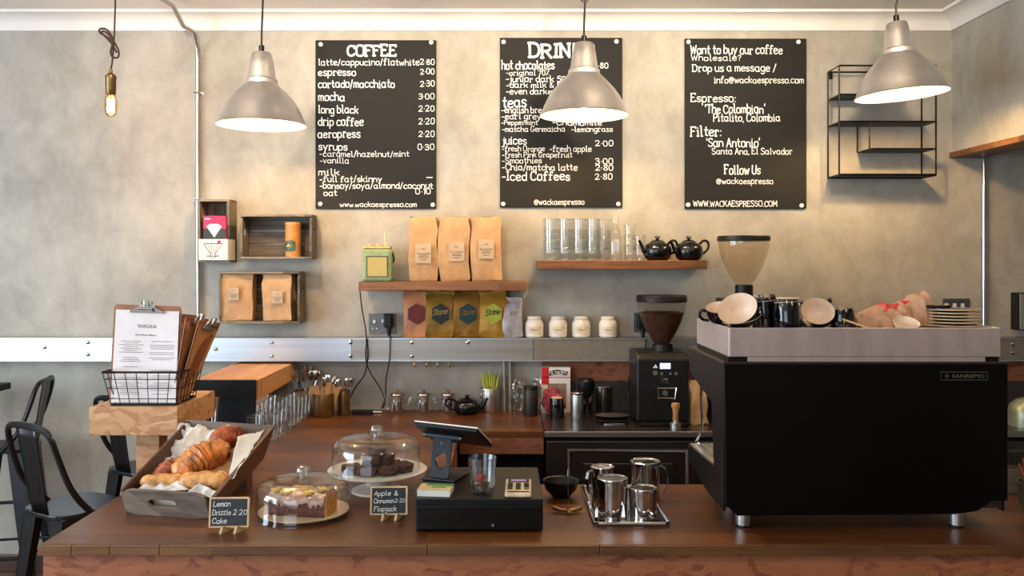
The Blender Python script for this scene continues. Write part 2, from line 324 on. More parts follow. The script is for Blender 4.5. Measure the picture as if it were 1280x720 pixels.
# hand-drawn stroke lettering (x-height 5, capitals 8, tails -3); '~' marks a curve
_G = '''a ~4,4 3,5 1,5 0,3.5 0,1.5 1,0 3,0 4,1.5;4,5 4,0 4.7,.2
b 0,8 0,0;~0,3.5 1,5 3,5 4,3.5 4,1.5 3,0 1,0 0,1.2
c ~4,4.2 3,5 1,5 0,3.5 0,1.5 1,0 3,0 4,.8
d 4,8 4,0;~4,3.5 3,5 1,5 0,3.5 0,1.5 1,0 3,0 4,1.2
e ~0,2.5 3.9,2.9 4,4.2 3,5 1,5 0,3.5 0,1.5 1,0 3,0 4,.8
f ~3.6,7.2 2.8,8.2 1.4,7.8 1.2,6 1.2,0;0,5 3,5;.3,0 2.1,0
g ~4,4 3,5 1,5 0,3.5 0,1.5 1,0 3,0 4,1.5;~4,5 4,-1.5 3,-3 1,-3 .2,-2.2
h -.5,8 0,8 0,0;~0,3.5 1,5 3,5 4,4 4,0
i 0,5 .8,5 .8,0;0,0 1.7,0;.6,7 .9,7
j .4,5 1.4,5;~1.4,5 1.4,-2 .6,-3 -.6,-2.6;1.2,7 1.5,7
k 0,8 0,0;3.6,5 0,2.2;1.2,3 3.8,0
l 0,8 .8,8 .8,0 2,0
m 0,5 0,0;~0,3.8 .8,5 2,5 2.6,4 2.6,0;~2.6,3.8 3.4,5 4.6,5 5.2,4 5.2,0
n -.4,5 0,5 0,0;~0,3.6 1,5 3,5 4,4 4,0
o ~2,5 .4,5 0,3.5 0,1.5 .4,0 3.6,0 4,1.5 4,3.5 3.6,5 2,5
p 0,5 0,-3;~0,3.5 1,5 3,5 4,3.5 4,1.5 3,0 1,0 0,1.2
q ~4,3.5 3,5 1,5 0,3.5 0,1.5 1,0 3,0 4,1.2;4,5 4,-3
r 0,5 .6,5 .6,0;0,0 1.5,0;~.6,3.5 1.4,5 2.6,5.1 3.3,4.3
s ~3.5,4.3 2.6,5 .9,5 .1,4.2 .3,3 3.2,2.2 3.6,1.2 2.8,0 .9,0 0,.8
t ~1.3,7.5 1.3,.8 2,0 3,.3;0,5 3,5
u ~0,5 0,1.2 1,0 3,0 4,1.4;4,5 4,0
v 0,5 2,0 4,5
w 0,5 1.3,0 2.7,4 4,0 5.4,5
x 0,5 3.6,0;3.6,5 0,0
y 0,5 2,.6;4,5 2,.6 .8,-3
z 0,5 3.6,5 0,0 3.6,0
A 0,0 2.4,8 4.8,0;.9,3 3.9,3
B 0,0 0,8;~0,8 3.2,8 4,6.5 3.2,4.4 0,4.3;~0,4.3 3.6,4.2 4.6,2.2 3.6,0 0,0
C ~4.8,6.6 3.8,8 1.4,8 0,6 0,2 1.4,0 3.8,0 4.9,1.4;4.8,7.8 4.8,6
D 0,0 0,8;-.6,8 .4,8;-.6,0 .4,0;~0,8 3,8 4.8,6 4.8,2 3,0 0,0
E 0,0 0,8;-.5,8 4,8 4,7;0,4.2 2.8,4.2;-.5,0 4.2,0 4.2,1.1
F 0,0 0,8;-.5,8 4.2,8 4.2,6.9;0,4.3 2.8,4.3;-.6,0 .9,0
G ~4.8,6.6 3.8,8 1.4,8 0,6 0,2 1.4,0 3.8,0 4.8,1.4 4.8,3;2.8,3.4 5.2,3.4
H 0,0 0,8;4.4,0 4.4,8;0,4.2 4.4,4.2
I 1,0 1,8;0,8 2,8;0,0 2,0
J ~3,8 3,2 2,0 .6,0 0,1.4
K 0,0 0,8;4.2,8 0,3.6;1.3,4.8 4.6,0
L 0,8 0,0 4,0 4,1
M 0,0 .3,8 2.8,2.6 5.3,8 5.6,0
N 0,0 0,8 4.4,0 4.4,8;-.5,8 .3,8;-.6,0 .6,0;3.8,8 5,8
O ~2.6,8 .8,8 0,6 0,2 .8,0 4.4,0 5.2,2 5.2,6 4.4,8 2.6,8
P 0,0 0,8;~0,8 3.4,8 4.4,6.2 3.4,4 0,3.8
R 0,0 0,8;-.6,0 .6,0;~-.5,8 3.4,8 4.4,6.2 3.4,4.2 0,4;1.8,4.1 4.6,0
S ~4.2,6.8 3.4,8 1,8 .1,6.7 .6,4.8 3.8,3.6 4.5,1.8 3.6,0 1,0 0,1.3
T 2.4,0 2.4,8;0,7.4 0,8 4.8,8 4.8,7.4
U ~0,8 0,1.6 1.2,0 3.6,0 4.6,1.6 4.6,8
W 0,8 1.6,0 3.2,6.5 4.8,0 6.4,8
0 ~2,7.6 .5,7.4 0,5 0,2.6 .5,0 3.3,0 3.8,2.6 3.8,5 3.3,7.4 2,7.6
1 .2,6.4 1.4,7.6 1.4,0
2 ~.1,6 .8,7.6 3,7.6 3.8,6 3.2,4 0,0;0,0 3.2,0 4.2,.6
3 ~.2,6.6 1,7.6 3,7.6 3.6,6 2.8,4.2 1.2,4;~1.2,4 3.2,4 3.9,2 3,0 .8,0 0,1
5 3.6,7.6 .6,7.6 .4,4.4;~.4,4.4 2.6,5 3.9,3.6 3.7,1 2.4,0 .8,0 0,.8
7 0,7.6 4,7.6 1.2,0
8 ~2,4 .4,5.2 .5,7.2 3.2,7.6 3.6,5.4 .3,2.6 .2,.4 3.4,0 3.9,2.4 2,4
% .6,7 1,7;0,0 3.6,7.6;2.8,.8 3.2,.8
& ~4.4,0 .6,5.4 1,7.4 2.6,7.4 2.8,5.6 .1,2.6 .4,.3 2.8,0 4.4,3
@ ~4.2,3 3,1.8 1.8,2.6 2,4.4 3.4,5 4.4,4;~4.4,5 4.3,2 5.4,1.8 6.2,3.6 5.4,6.2 3.2,7 .8,6 0,3 .8,.4 3,-.6 5,.2
/ 0,-1 2.6,8.4
. .2,0 .5,0
· .2,3.4 .5,3.4
, .5,.3 .1,-1.4
: .2,.4 .4,.4;.2,4 .4,4
' .3,8 .1,6.2
- 0,3 2.6,3
? ~0,6.6 .8,8 2.8,7.8 3,5.8 1.6,4.2 1.5,2.4;1.4,.3 1.6,.3'''
GLY = {}
for ln in _G.split('\n'):
    ch, rest = ln[0], ln[2:]; st = []
    for s_ in rest.split(';'):
        cv = s_.startswith('~'); pts = [tuple(map(float, p.split(','))) for p in s_.lstrip('~').split(' ')]
        if cv:
            q = [pts[0]]
            for a, b in zip(pts, pts[1:]): q += [(a[0] * .72 + b[0] * .28, a[1] * .72 + b[1] * .28), (a[0] * .28 + b[0] * .72, a[1] * .28 + b[1] * .72)]
            q.append(pts[-1]); pts = q
        st.append(pts)
    GLY[ch] = (st, max(p[0] for s_ in st for p in s_))
def chalk(body, o, u, v, width, cap, m, parent, name='lettering', hw=.46, lift=.0012, shear=0., gap=1.5):
    o, u, v = Vector(o), Vector(u).normalized(), Vector(v).normalized(); n = u.cross(v); kc = cap / 8
    strokes = []; x = 0
    for ch in body:
        if ch == ' ': x += 2.6; continue
        if ch not in GLY: continue
        st, w_ = GLY[ch]; jy = R.uniform(-.35, .35); js = R.uniform(.93, 1.07); sh = R.uniform(-.05, .05)
        for s_ in st: strokes.append([(x + px + sh * py, py * js + jy) for px, py in s_])
        x += w_ + gap
    tot = x - gap; k = width / tot; off = Vector((0, 0, 0)); p = parent
    while p is not None: off += p.location; p = p.parent
    vs, fs = [], []; h = hw * kc
    def pt(a, b): vs.append(tuple(o + u * a + v * b + n * (lift + 6e-6 * (len(fs) % 60)) - off)); return len(vs) - 1
    for s_ in strokes:
        q = [((px + shear * py) * k, py * kc) for px, py in s_]
        for i, (a, b) in enumerate(q):
            fs.append([pt(a + h * math.cos(t), b + h * math.sin(t)) for t in [j * math.pi / 3 for j in range(6)]])
            if i:
                a0, b0 = q[i - 1]; dx, dy = a - a0, b - b0; L = math.hypot(dx, dy) or 1; dx, dy = -dy / L * h, dx / L * h
                fs.append([pt(a0 - dx, b0 - dy), pt(a - dx, b - dy), pt(a + dx, b + dy), pt(a0 + dx, b0 + dy)])
    me = bpy.data.meshes.new(name); me.from_pydata(vs, [], fs); me.materials.append(m)
    ob = bpy.data.objects.new(name, me); SC.collection.objects.link(ob); ob.parent = parent; return ob
# ================= THE SETTING =================
CZ = E + 1.231
S = lambda m, name, mt, **k: m.build(name, mt, kind='structure', **k)
S(MB().box(-4.2, 4.0, WY, WY + .12, 0, CZ + .1), 'wall_back', M_wall)
S(MB().box(-4.4, 4.2, -2.7, WY + .12, -.08, 0), 'floor', M_floor)
S(MB().box(-4.4, 4.2, -2.7, WY + .12, CZ, CZ + .1), 'ceiling', M_ceil)
def wall_hole(name, o, u, v, t, u0, u1, v0, v1):
    """rectangular wall with one rectangular opening (fractions)"""
    o, u, v, t = map(Vector, (o, u, v, t)); m = MB()
    for a0, a1, b0, b1 in ((0, u0, 0, 1), (u1, 1, 0, 1), (u0, u1, 0, v0), (u0, u1, v1, 1)):
        p = [o + u * a + v * b for a, b in ((a0, b0), (a1, b0), (a1, b1), (a0, b1))]; m.hexa(p + [q + t for q in p])
    return S(m, name, M_wall)
wall_hole('wall_left', (-4.2, -2.6, 0), (0, 7.0, 0), (0, 0, CZ), (-.12, 0, 0), .36, .76, .2, .9)
wall_hole('wall_front', (-4.2, -2.5, 0), (8.2, 0, 0), (0, 0, CZ), (0, -.12, 0), .04, .42, .2, .9)
def window(name, x0, x1, y0, y1, z0, z1):
    m = MB()
    if x1 - x0 > y1 - y0:
        for x in (x0, (x0 + x1) / 2, x1): m.box(x - .03, x + .03, y0, y1, z0, z1)
    else:
        for y in (y0, (y0 + y1) / 2, y1): m.box(x0, x1, y - .03, y + .03, z0, z1)
    for z in (z0, z1): m.box(x0 - .03 * (x1 - x0 > y1 - y0), x1 + .03 * (x1 - x0 > y1 - y0), y0, y1, z - .03, z + .03)
    S(m, name, M_white)
window('window_1', -4.27, -4.22, -.08, 2.72, .55, 2.5)
window('window_2', -3.87, -.76, -2.58, -2.53, .55, 2.5)
S(MB().box(3.6, 3.72, -2.5, WY, 0, CZ), 'wall_far_right', M_wall)
# right wall above the wide opening, its timber lintel and a pier by the street
m = MB(); m.box(2.24, 2.36, -2.5, WY, E + .541, CZ); m.box(2.24, 2.36, -2.5, -1.2, 0, E + .541); S(m, 'wall_right', M_wall)
S(MB().box(2.225, 2.375, -1.2, WY, E + .513, E + .541), 'trim_3', M_shelf, bevel=.003)
# coving: concave profile in (distance from wall, height)
cov = [(0, -.083), (.012, -.083), (.016, -.07)] + [(.02 + .078 * (1 - math.cos(a)), -.068 + .055 * math.sin(a)) for a in [i * math.pi / 16 for i in range(1, 9)]] + [(.1, -.008), (.1, 0), (0, 0)]
def coving(name, a, b, inw, mit0, mit1):
    a, b, inw = Vector(a), Vector(b), Vector(inw); d = (b - a).normalized(); rows = []
    for p, mit in ((a, mit0), (b, mit1)): rows.append([p + inw * r + d * (mit * r) + Vector((0, 0, z)) for r, z in cov])
    m = MB(); m.grid([rows[0], rows[1]], True); S(m, name, M_white)
coving('trim_1', (-4.2, WY, CZ), (2.24, WY, CZ), (0, -1, 0), 0, -1)
coving('trim_2', (2.24, WY, CZ), (2.24, -2.5, CZ), (-1, 0, 0), 1, 0)
S(MB().box(-4.2, 3.6, WY - .018, WY - .0005, 0, .085), 'baseboard_back', M_count, bevel=.003)
# ================= ON THE BACK WALL =================
def rail(name, x0, x1, label, mt, bolts):
    zt, zb = P(0, 423, 4.3).z, P(0, 451, 4.3).z
    t = thing(name, label, 'cable trunking', (x0, WY, zb))
    m = MB(); m.box(x0, x1, 4.3, WY - .001, zb, zt); m.build('channel', mt, t, bevel=.002)
    m = MB(); m.box(x0, x1, 4.296, 4.301, zt - .004, zt + .002); m.box(x0, x1, 4.296, 4.301, zb - .002, zb + .004); m.build('channel_edge', M_rail, t)
    for bx, by in bolts:
        p = P(bx, by, 4.3); m = MB(); m.T = Matrix.Translation(p) @ rotmat((0, 0, 1), (0, -1, 0)); m.lathe([(0.010, -.001), (.010, .002), (.006, .005), (0, .006)], n=12); m.build('bolt', M_steel, t)
    return t
xj = (440 - VX) * 4.3 / F
rail('steel_trunking', -4.19, xj - .001, 'bright aluminium trunking along the wall behind the stools and clipboards, left length', M_rail, [(56, 434), (110, 428), (110, 443), (438, 428), (438, 445), (340, 428), (340, 445), (270, 436)])
m_r2 = mat('dull_grey_channel', (168, 164, 156), .45, 1, var=.08, scale=4, stretch=(.3, 1, 8))
rail('steel_trunking', xj + .001, (667 - VX) * 4.3 / F - .001, 'middle length of metal trunking under the coloured coffee bags', m_r2, [(515, 428), (515, 445), (585, 428)])
rail('steel_trunking', (667 - VX) * 4.3 / F + .001, 3.55, 'grey trunking under the four white jars running on behind the espresso machine', mat('grey_painted_channel', (128, 122, 112), .5, .3, var=.06), [(1266, 430), (1266, 441)])
# conduit that climbs the wall and turns along the ceiling
t = thing('metal_conduit', 'thin galvanised conduit climbing the wall left of the dark boards and bending onto the ceiling', 'pipe', P(248, 400, 4.38))
a = P(248, 421, 4.38)
m = MB(); m.tube([a, P(247, 200, 4.38), P(247, 75, 4.38), P(247, 62, 4.37), P(243, 40, 4.31), (-1.545, 4.24, CZ - .10), (-1.56, 4.15, CZ - .03), (-1.60, 3.9, CZ - .016), (-1.85, 3.0, CZ - .016), (-2.3, 1.2, CZ - .016)], .0105, 10); m.build('tube', M_brush, t)
for py in (117, 250):
    p = P(248, py, WY); m = MB(); m.box(p.x - .026, p.x + .03, WY - .006, WY - .0005, p.z - .008, p.z + .008); m.tube([(p.x - .013, WY - .004, p.z), (p.x - .013, WY - .03, p.z), (p.x + .015, WY - .034, p.z), (p.x + .016, WY - .004, p.z)], .005, 6); m.build('saddle_clip', M_brush, t)
t = thing('metal_conduit', 'straight bright steel conduit on the wall right of the stacked plates', 'pipe', P(1230, 440, 4.38))
m = MB(); m.tube([P(1230, 421, 4.38), P(1230, 340, 4.38), P(1230, 180, 4.38)], .010, 10); m.build('tube', M_steel, t)
p = P(1230, 300, WY); m = MB(); m.box(p.x - .02, p.x + .02, WY - .012, WY - .0005, p.z - .008, p.z + .008); m.build('saddle_clip', M_brush, t)
for px, lb in ((630.5, 'left of two thin pipes below the trunking, beside the green straws'), (638, 'right of two thin pipes below the trunking, beside the clear bags')):
    m = MB(); q = P(px, 470, 4.36); m.tube([(q.x, 4.36, CT), (q.x, 4.36, P(0, 451, 4.3).z - .0025)], .009, 10); tag(m.build('metal_pipe', mat('dull_white_pipe', (170, 160, 146), .4, .6)), lb, 'pipe')
# ---- the three menu boards ----
def board(x0, x1, y0, y1, label, lines, screws):
    a, b = P(x0, y1, WY), P(x1, y0, WY); t = thing('menu_board', label, 'menu board', (a.x, WY, a.z), 'chalk menu boards')
    yb = WY - .014; m = MB(); m.box(a.x, b.x, yb, WY - .001, a.z, b.z); m.build('panel', M_board, t, bevel=.002)
    for s_, lx0, lx1, by, cap in lines:
        p = P(lx0, by, yb); q = P(lx1, by, yb)
        chalk(s_, (p.x, yb, p.z), (1, 0, 0), (0, 0, 1), q.x - p.x, (cap if cap >= 9 else cap * .9) * yb / F, M_chalk, t, hw=.75 if cap > 12 and s_.isupper() else .53)
    for sx, sy in screws:
        p = P(sx, sy, yb); m = MB(); m.T = Matrix.Translation(p) @ rotmat((0, 0, 1), (0, -1, 0)); m.lathe([(.011, 0), (.011, .003), (.008, .006), (0, .007)], n=12); m.build('fixing_cap', M_chalk, t)
    return t
pr = lambda s_, y, x0=525.5, x1=542.8: (s_, x0, x1, y, 8)
bd1 = board(395, 545.5, 51, 261, 'tall dark chalkboard headed COFFEE, leftmost of the three', [
 ('COFFEE', 434.5, 494.6, 69.5, 13), ('latte/cappucino/flatwhite', 398, 524, 81.5, 8.5), pr('2·80', 80.7), ('espresso', 398, 444.6, 94.5, 9), pr('2·00', 92.6),
 ('cortado/macchiato', 398, 493, 109.5, 9.5), pr('2·30', 108), ('mocha', 398.5, 430.5, 126, 10), pr('3·00', 124, 523.5), ('long black', 398, 447.5, 141.5, 9.5), pr('2·20', 139, 523.5),
 ('drip coffee', 398, 454, 157, 10), pr('2·20', 155, 523.5), ('aeropress', 397.5, 450, 172, 10), pr('2·20', 170.6, 523.5), ('syrups', 398.5, 434, 187.5, 9.5), pr('0·30', 187, 522.5),
 ('-caramel/hazelnut/mint', 400, 511, 195.7, 7.6), ('-vanilla', 400, 436, 204, 7.6), ('milk', 398.5, 424, 219, 8.5), ('-full fat/skinny', 400, 477, 227.3, 8), ('-', 533, 540, 225, 9),
 ('-bonsoy/soya/almond/coconut', 400, 541, 235.6, 8.2), ('oat', 405, 421, 244.5, 8), pr('0·10', 242.5, 519.6, 538), ('www.wackaespresso.com', 425, 520.6, 258.5, 6.8)], [(401, 55.5), (539, 53), (400.5, 255), (541, 256)])
pr2 = lambda s_, y, x0=744.5, x1=766: (s_, x0, x1, y, 8)
bd2 = board(625, 777.5, 48, 259.5, 'tall dark chalkboard headed DRINKS behind the middle pendant lamp', [
 ('DRINKS', 662.5, 742, 71.5, 16.5), ('hot chocolates', 627.5, 692.7, 86.5, 10.5), pr2('2·80', 85.5, 742, 760), ('-original 70%', 633, 686, 94, 6.6), ('-junior dark 50%', 633, 712, 102.3, 8.2),
 ('-dark milk & 50%', 633, 712, 109.5, 7.2), ('-even darker 100%', 633, 716, 117.6, 8), ('teas', 628.5, 657.5, 134, 13), ('-english breakfast', 627, 706, 141, 8.2), ('-earl grey', 627, 676, 148.8, 7.8),
 ('-Peppermint', 627, 672, 156, 6.2), ('-Chamomile', 691, 752, 156.5, 8), ('-matcha Genmaicha', 628, 706, 164.4, 7), ('-lemongrass', 714.6, 765.6, 164.6, 7), ('juices', 628.5, 658, 180.3, 9.5), pr2('2·00', 182.5),
 ('-fresh Orange', 628, 680.6, 189, 7), ('-fresh apple', 687.5, 739, 189.5, 8), ('-fresh Pink Grapefruit', 628, 715, 196.5, 7), ('-Smoothies', 628, 677, 203.8, 7), pr2('3·00', 205),
 ('-Chia/matcha latte', 628, 721.5, 212.8, 8.4), pr2('2·80', 213), ('-Iced Coffees', 628, 712, 225.2, 10.6), pr2('2·80', 224.4, 744, 765), ('@wackaespresso', 667.7, 730, 255.7, 7.6)], [(629.5, 52.5), (770.5, 52), (629, 255), (773, 255)])
bd3 = board(855.5, 1007, 49, 261, 'tall dark chalkboard about wholesale coffee, rightmost of the three', [
 ('Want to buy our coffee', 863, 977.5, 67.3, 10.6), ('Wholesale?', 864, 925.8, 75.8, 7.8), ('Drop us a message /', 866, 969.5, 89.2, 9), ('info@wackaespresso.com', 892.8, 1004, 103.8, 8.6),
 ('Espresso:', 864, 919, 127.2, 10), ("'The Colombian'", 881.7, 955.6, 141.5, 10.6), ('Pitalito, Colombia', 892, 974.7, 151.6, 9.2), ('Filter:', 863.6, 900.8, 170, 12), ("'San Antonio'", 883.4, 949.4, 183.4, 10.4),
 ('Santa Ana, El Salvador', 890, 990, 192.7, 8.2), ('Follow Us', 906, 950, 217.5, 11), ('@wackaespresso', 895.6, 966, 229.8, 7.8), ('WWW.WACKAESPRESSO.COM', 866.7, 971, 258, 7.6)], [(860.5, 52.5), (998, 52.5), (860, 256), (1002, 257)])
# ---- wooden shelves ----
def shelf(x0, x1, yt, yb, label):
    Y = 4.2; a, b = P(x0, yb, Y), P(x1, yt, Y); m = MB(); m.box(a.x, b.x, Y, WY - .001, a.z, b.z)
    return tag(m.build('wall_shelf', M_shelf, bevel=.003), label, 'shelf', 'floating oak shelves'), b.z
sh1, Z1 = shelf(448, 658, 352, 363.5, 'thick oak wall shelf carrying the green radio and three tall paper bags')
sh2, Z2 = shelf(672, 884, 325.5, 336.5, 'thick oak wall shelf carrying the stacked glasses and two black teapots')
ZR = P(0, 423, 4.3).z + .0022   # top of the trunking
# ---- coffee bags ----
def bag(name, w_, h, d, mt, label, loc, rot=0, lab=None, labmat=None, txt=None, txtmat=None, top='fold', seed=0, hexl=False, group=None, lt=.45, ruffle=.004, dashes=True):
    t = thing(name, label, 'coffee bag', (0, 0, 0), group); rr = random.Random(seed)
    secs = [(0, .90, .86), (.03, .98, 1), (.2, 1, 1.02), (.45, 1, .98), (.62, 1, .9), (.75, .99, .66), (.86, .98, .36), (.93, .98, .16), (1, .98, .10)]
    if top == 'flat': secs = [(0, .9, .86), (.03, .98, 1), (.3, 1.0, 1.02), (.6, 1.0, .98), (.8, .99, .93), (.93, .96, .86), (.99, .95, .80), (1, .93, .74)]
    outl = [(-1, -1), (-.6, -1.04), (-.2, -1.07), (.2, -1.07), (.6, -1.04), (1, -1), (.97, -.4), (.93, 0), (.97, .4), (1, 1), (.5, 1.04), (0, 1.05), (-.5, 1.04), (-1, 1), (-.97, .4), (-.93, 0), (-.97, -.4)]
    rows = []
    for i, (f, ww, dd) in enumerate(secs):
        z = f * h
        rows.append([Vector((x * w_ / 2 * ww, y * d / 2 * dd, z)) + Vector([rr.uniform(-1, 1) * (ruffle if 0 < i < len(secs) - 1 else ruffle * .2) for _ in range(2)] + [rr.uniform(-1, 1) * (ruffle * .6 if i else 0)]) for x, y in outl])
    n = len(outl); fs = []
    for i in range(len(secs) - 1):
        for k in range(n):
            j = (k + 1) % n; fs.append((i * n + k, i * n + j, (i + 1) * n + j, (i + 1) * n + k))
    fs += [tuple(range(n))[::-1], tuple((len(secs) - 1) * n + k for k in range(n))]
    m = MB(); m.add([p for r in rows for p in r], fs, True); m.build('bag_body', mt, t)
    if lab:
        lw, lh, lx = lab; z0 = h * lt; y = -d / 2 * 1.13 - ruffle
        m = MB()
        if hexl: m.prism([(lx + lw / 2 * math.cos(a) * 1.0, y, z0 + lh / 2 + lh / 2 * math.sin(a) * 1.05) for a in [math.pi / 6 + i * math.pi / 3 for i in range(6)]], (0, -.0015, 0))
        else: m.box(lx - lw / 2, lx + lw / 2, y - .0012, y, z0, z0 + lh)
        m.build('label', labmat, t)
        if txt and hexl: chalk(txt, (lx - lw * .40, y - .0012, z0 + lh * .42), (1, 0, .12), (-.0, 0, 1), lw * .74, lh * .28, txtmat or M_ink, t, hw=.55, shear=.25)
        elif txt: text(txt, (lx - lw * .42, y - .0012, z0 + lh * .45), (1, 0, 0), (0, 0, 1), lw * .84, lh * .09, txtmat or M_ink, t, bold=.01)
        if dashes:
            m = MB()
            for q in ((.72, .25), (.36, .5), (.28, .62), (.16, .4)): m.box(lx - lw * q[1] / 2, lx + lw * q[1] / 2, y - .0016, y - .0011, z0 + lh * q[0], z0 + lh * (q[0] + .03))
            m.build('small_print', M_ink, t)
    t.location = loc; t.rotation_euler = (0, 0, rot); return t
M_plab = mat('pale_label', (190, 164, 132), .45, var=.05)
for i, (x0, x1, lb) in enumerate([(510, 547, 'tall kraft coffee bag on the shelf, leftmost of three, nearest the radio'), (548, 587, 'tall kraft coffee bag on the shelf, middle of the three'), (587.5, 627, 'tall kraft coffee bag on the shelf, rightmost of three')]):
    Y = 4.31; bag('coffee_bag', (x1 - x0) * 4.25 / F * .98, 81 * 4.25 / F, .088, M_kraft, lb, (((x0 + x1) / 2 - VX) * 4.25 / F, Y, Z1), 0, (.076, .094, .002 + .01 * (i == 1)), M_plab, 'The Colombian', None, 'flat', i + 1, group='kraft bags on the oak shelf', lt=(.28, .31, .35)[i], ruffle=.007)
mts = [mat('pinkish_kraft', (196, 128, 84), .5, var=.2, scale=12, bmp=.3), mat('olive_gold_foil', (160, 118, 44), .35, .4, var=.25, scale=12, bmp=.3), mat('olive_gold_foil_dark', (150, 106, 40), .35, .4, var=.25, scale=12, bmp=.3), mat('gold_foil', (176, 130, 40), .35, .4, var=.2, scale=12, bmp=.3)]
for i, (x0, x1, lm, lb, tx, tm) in enumerate([(503, 534, mat('maroon_label', (110, 20, 18), .5), 'reddish kraft coffee bag with a maroon label standing on the trunking', None, None),
    (531, 566, mat('dark_green_label', (22, 30, 20), .5), 'gold foil coffee bag with a blackish green label under the shelf', 'Stone', M_gold),
    (566, 599, mat('teal_label', (20, 58, 58), .5), 'gold foil coffee bag with a dark teal label under the shelf', 'Stone', M_gold),
    (598, 633, mat('lime_label', (176, 178, 40), .5), 'gold foil coffee bag with a bright yellow-green label', 'Stone', M_blackm)]):
    bag('coffee_bag', (x1 - x0) * 4.3 / F, 58 * 4.32 / F, .07, mts[i], lb, (((x0 + x1) / 2 - VX) * 4.31 / F, 4.355, ZR), R.uniform(-.1, .1), (.094, .098, .006), lm, tx, tm, 'fold', 20 + i, True, 'coloured bags on the trunking', lt=.30, ruffle=.006, dashes=False)
bag('foil_pouch', .098, .197, .06, mat('pearly_foil', (196, 186, 190), .3, .3, var=.1, bmp=.3), 'narrow pearly white foil pouch between gold bag and white jars', ((640 - VX) * 4.31 / F, 4.35, ZR), .1, (.03, .022, 0), mat('dull_gold_label', (170, 150, 120), .4), None, None, 'fold', 31, lt=.55, dashes=False)
# ---- radio ----
c = P(472, 351, 4.27); c.z = Z1
t = thing('retro_radio', 'small pale green retro radio with gold speaker cloth on the oak shelf', 'radio', (c.x, 4.28, Z1))
wR, hR, dR = .142, .172, .09
mg = mat('mint_leather', (138, 158, 112), .45, var=.06); mc = mat('cream_plastic', (210, 190, 130), .5)
m = MB(); m.box(c.x - wR / 2, c.x + wR / 2, 4.24, 4.24 + dR, Z1, Z1 + hR - .014); m.build('case', mg, t, bevel=.012)
m = MB(); m.box(c.x - wR / 2 + .006, c.x + wR / 2 - .006, 4.246, 4.24 + dR - .006, Z1 + hR - .014, Z1 + hR - .002); m.build('control_panel', M_gold, t, bevel=.002)
for k in (-.04, 0, .04): m = MB(); m.cyl(.010, Z1 + hR - .002, Z1 + hR + .008, (c.x + k, 4.285, 0), 14); m.build('knob', mc, t)
m = MB(); m.box(c.x - .045, c.x + .05, 4.2365, 4.241, Z1 + .025, Z1 + .118); m.build('speaker_grille', mat('gold_cloth', (186, 168, 104), .8, scale=300), t)
m = MB()
for a_, b_ in (((-.049, .021), (.054, .025)), ((-.049, .118), (.054, .122)), ((-.049, .021), (-.045, .122)), ((.050, .021), (.054, .122))): m.box(c.x + a_[0], c.x + b_[0], 4.235, 4.241, Z1 + a_[1], Z1 + b_[1])
m.build('grille_frame', mat('dark_bronze', (70, 56, 36), .4), t)
text('Roberts', (c.x - .02, 4.2397, Z1 + .132), (1, 0, 0), (0, 0, 1), .04, .010, M_gold, t, 'nameplate')
m = MB(); m.tube([(c.x + .035, 4.30, Z1 + hR), (c.x + .031, 4.30, P(0, 288, 4.3).z)], .004, 8); m.ball((c.x + .031, 4.30, P(0, 288, 4.3).z), .006, n=8); m.build('aerial', mat('pale_aerial', (210, 200, 150), .4), t)
m = MB(); m.tube([(c.x + wR / 2 + .001, 4.28, Z1 + .14), (c.x + wR / 2 + .008, 4.28, Z1 + .11), (c.x + wR / 2 + .005, 4.28, Z1 + .09)], .004, 6); m.build('strap', M_blackm, t)
# ---- white jars ----
def jar0():
    t = thing('white_jar', '', 'jar', (0, 0, 0), 'white lidded jars')
    m = MB(); m.lathe([(0, 0), (.040, 0), (.045, .006), (.046, .065), (.040, .080), (.032, .086), (.0, .086)], n=28); m.build('jar_body', M_ceramic, t)
    m = MB(); m.lathe([(.034, .084), (.036, .088), (.036, .096), (.030, .103), (0, .105)], n=28); m.build('lid', M_ceramic, t)
    rows = [[Vector((.0465 * math.sin(a), -.0465 * math.cos(a), z)) for z in (.022, .055)] for a in [(-.7 + i * .14) for i in range(11)]]
    m = MB(); m.grid(rows); m.build('label', mat('ivory_label', (222, 208, 176), .6), t)
    rows = [[Vector((.0468 * math.sin(a), -.0468 * math.cos(a), z)) for z in (.037, .0395)] for a in [(-.4 + i * .1) for i in range(9)]]
    m = MB(); m.grid(rows); m.build('small_print', M_ink, t); return t
j0 = jar0()
for i, (px, lb) in enumerate([(668, 'white lidded jar on the trunking, first from the left, beside the pearly pouch'), (697.5, 'white lidded jar, second from the left'), (726.5, 'white lidded jar, third from the left'), (760, 'white lidded jar on the right, standing a little apart from the others')]):
    q = (P(px, 423, 4.35).x, 4.35, ZR)
    if i == 0: j0.location = q; j0['label'] = lb
    else: dup(j0, q, None, lb)
# ---- sockets, plugs, cables ----
def socket(x0, x1, y0, y1, label, switches):
    a, b = P(x0, y1, WY), P(x1, y0, WY); t = thing('wall_socket', label, 'socket', (a.x, WY, a.z))
    m = MB(); m.box(a.x, b.x, WY - .009, WY - .001, a.z, b.z); m.build('plate', mat('grey_metal_plate', (104, 104, 104), .4, .7), t, bevel=.002)
    for sx, sy, sw, sh in switches:
        p = P(sx, sy, WY - .009); m = MB(); m.box(p.x - sw, p.x + sw, WY - .014, WY - .0085, p.z - sh, p.z + sh); m.build('switch', M_ceramic, t, bevel=.001)
    return t
s1 = socket(461, 495, 392, 417, 'grey double socket with a black plug, left under the radio shelf', [(468, 402, .006, .008), (466, 410.5, .004, .003), (471, 410.5, .004, .003), (479, 401, .006, .008)])
s2 = socket(792, 812, 391, 415, 'grey socket half hidden behind the filled hopper', [(797, 399, .005, .007)])
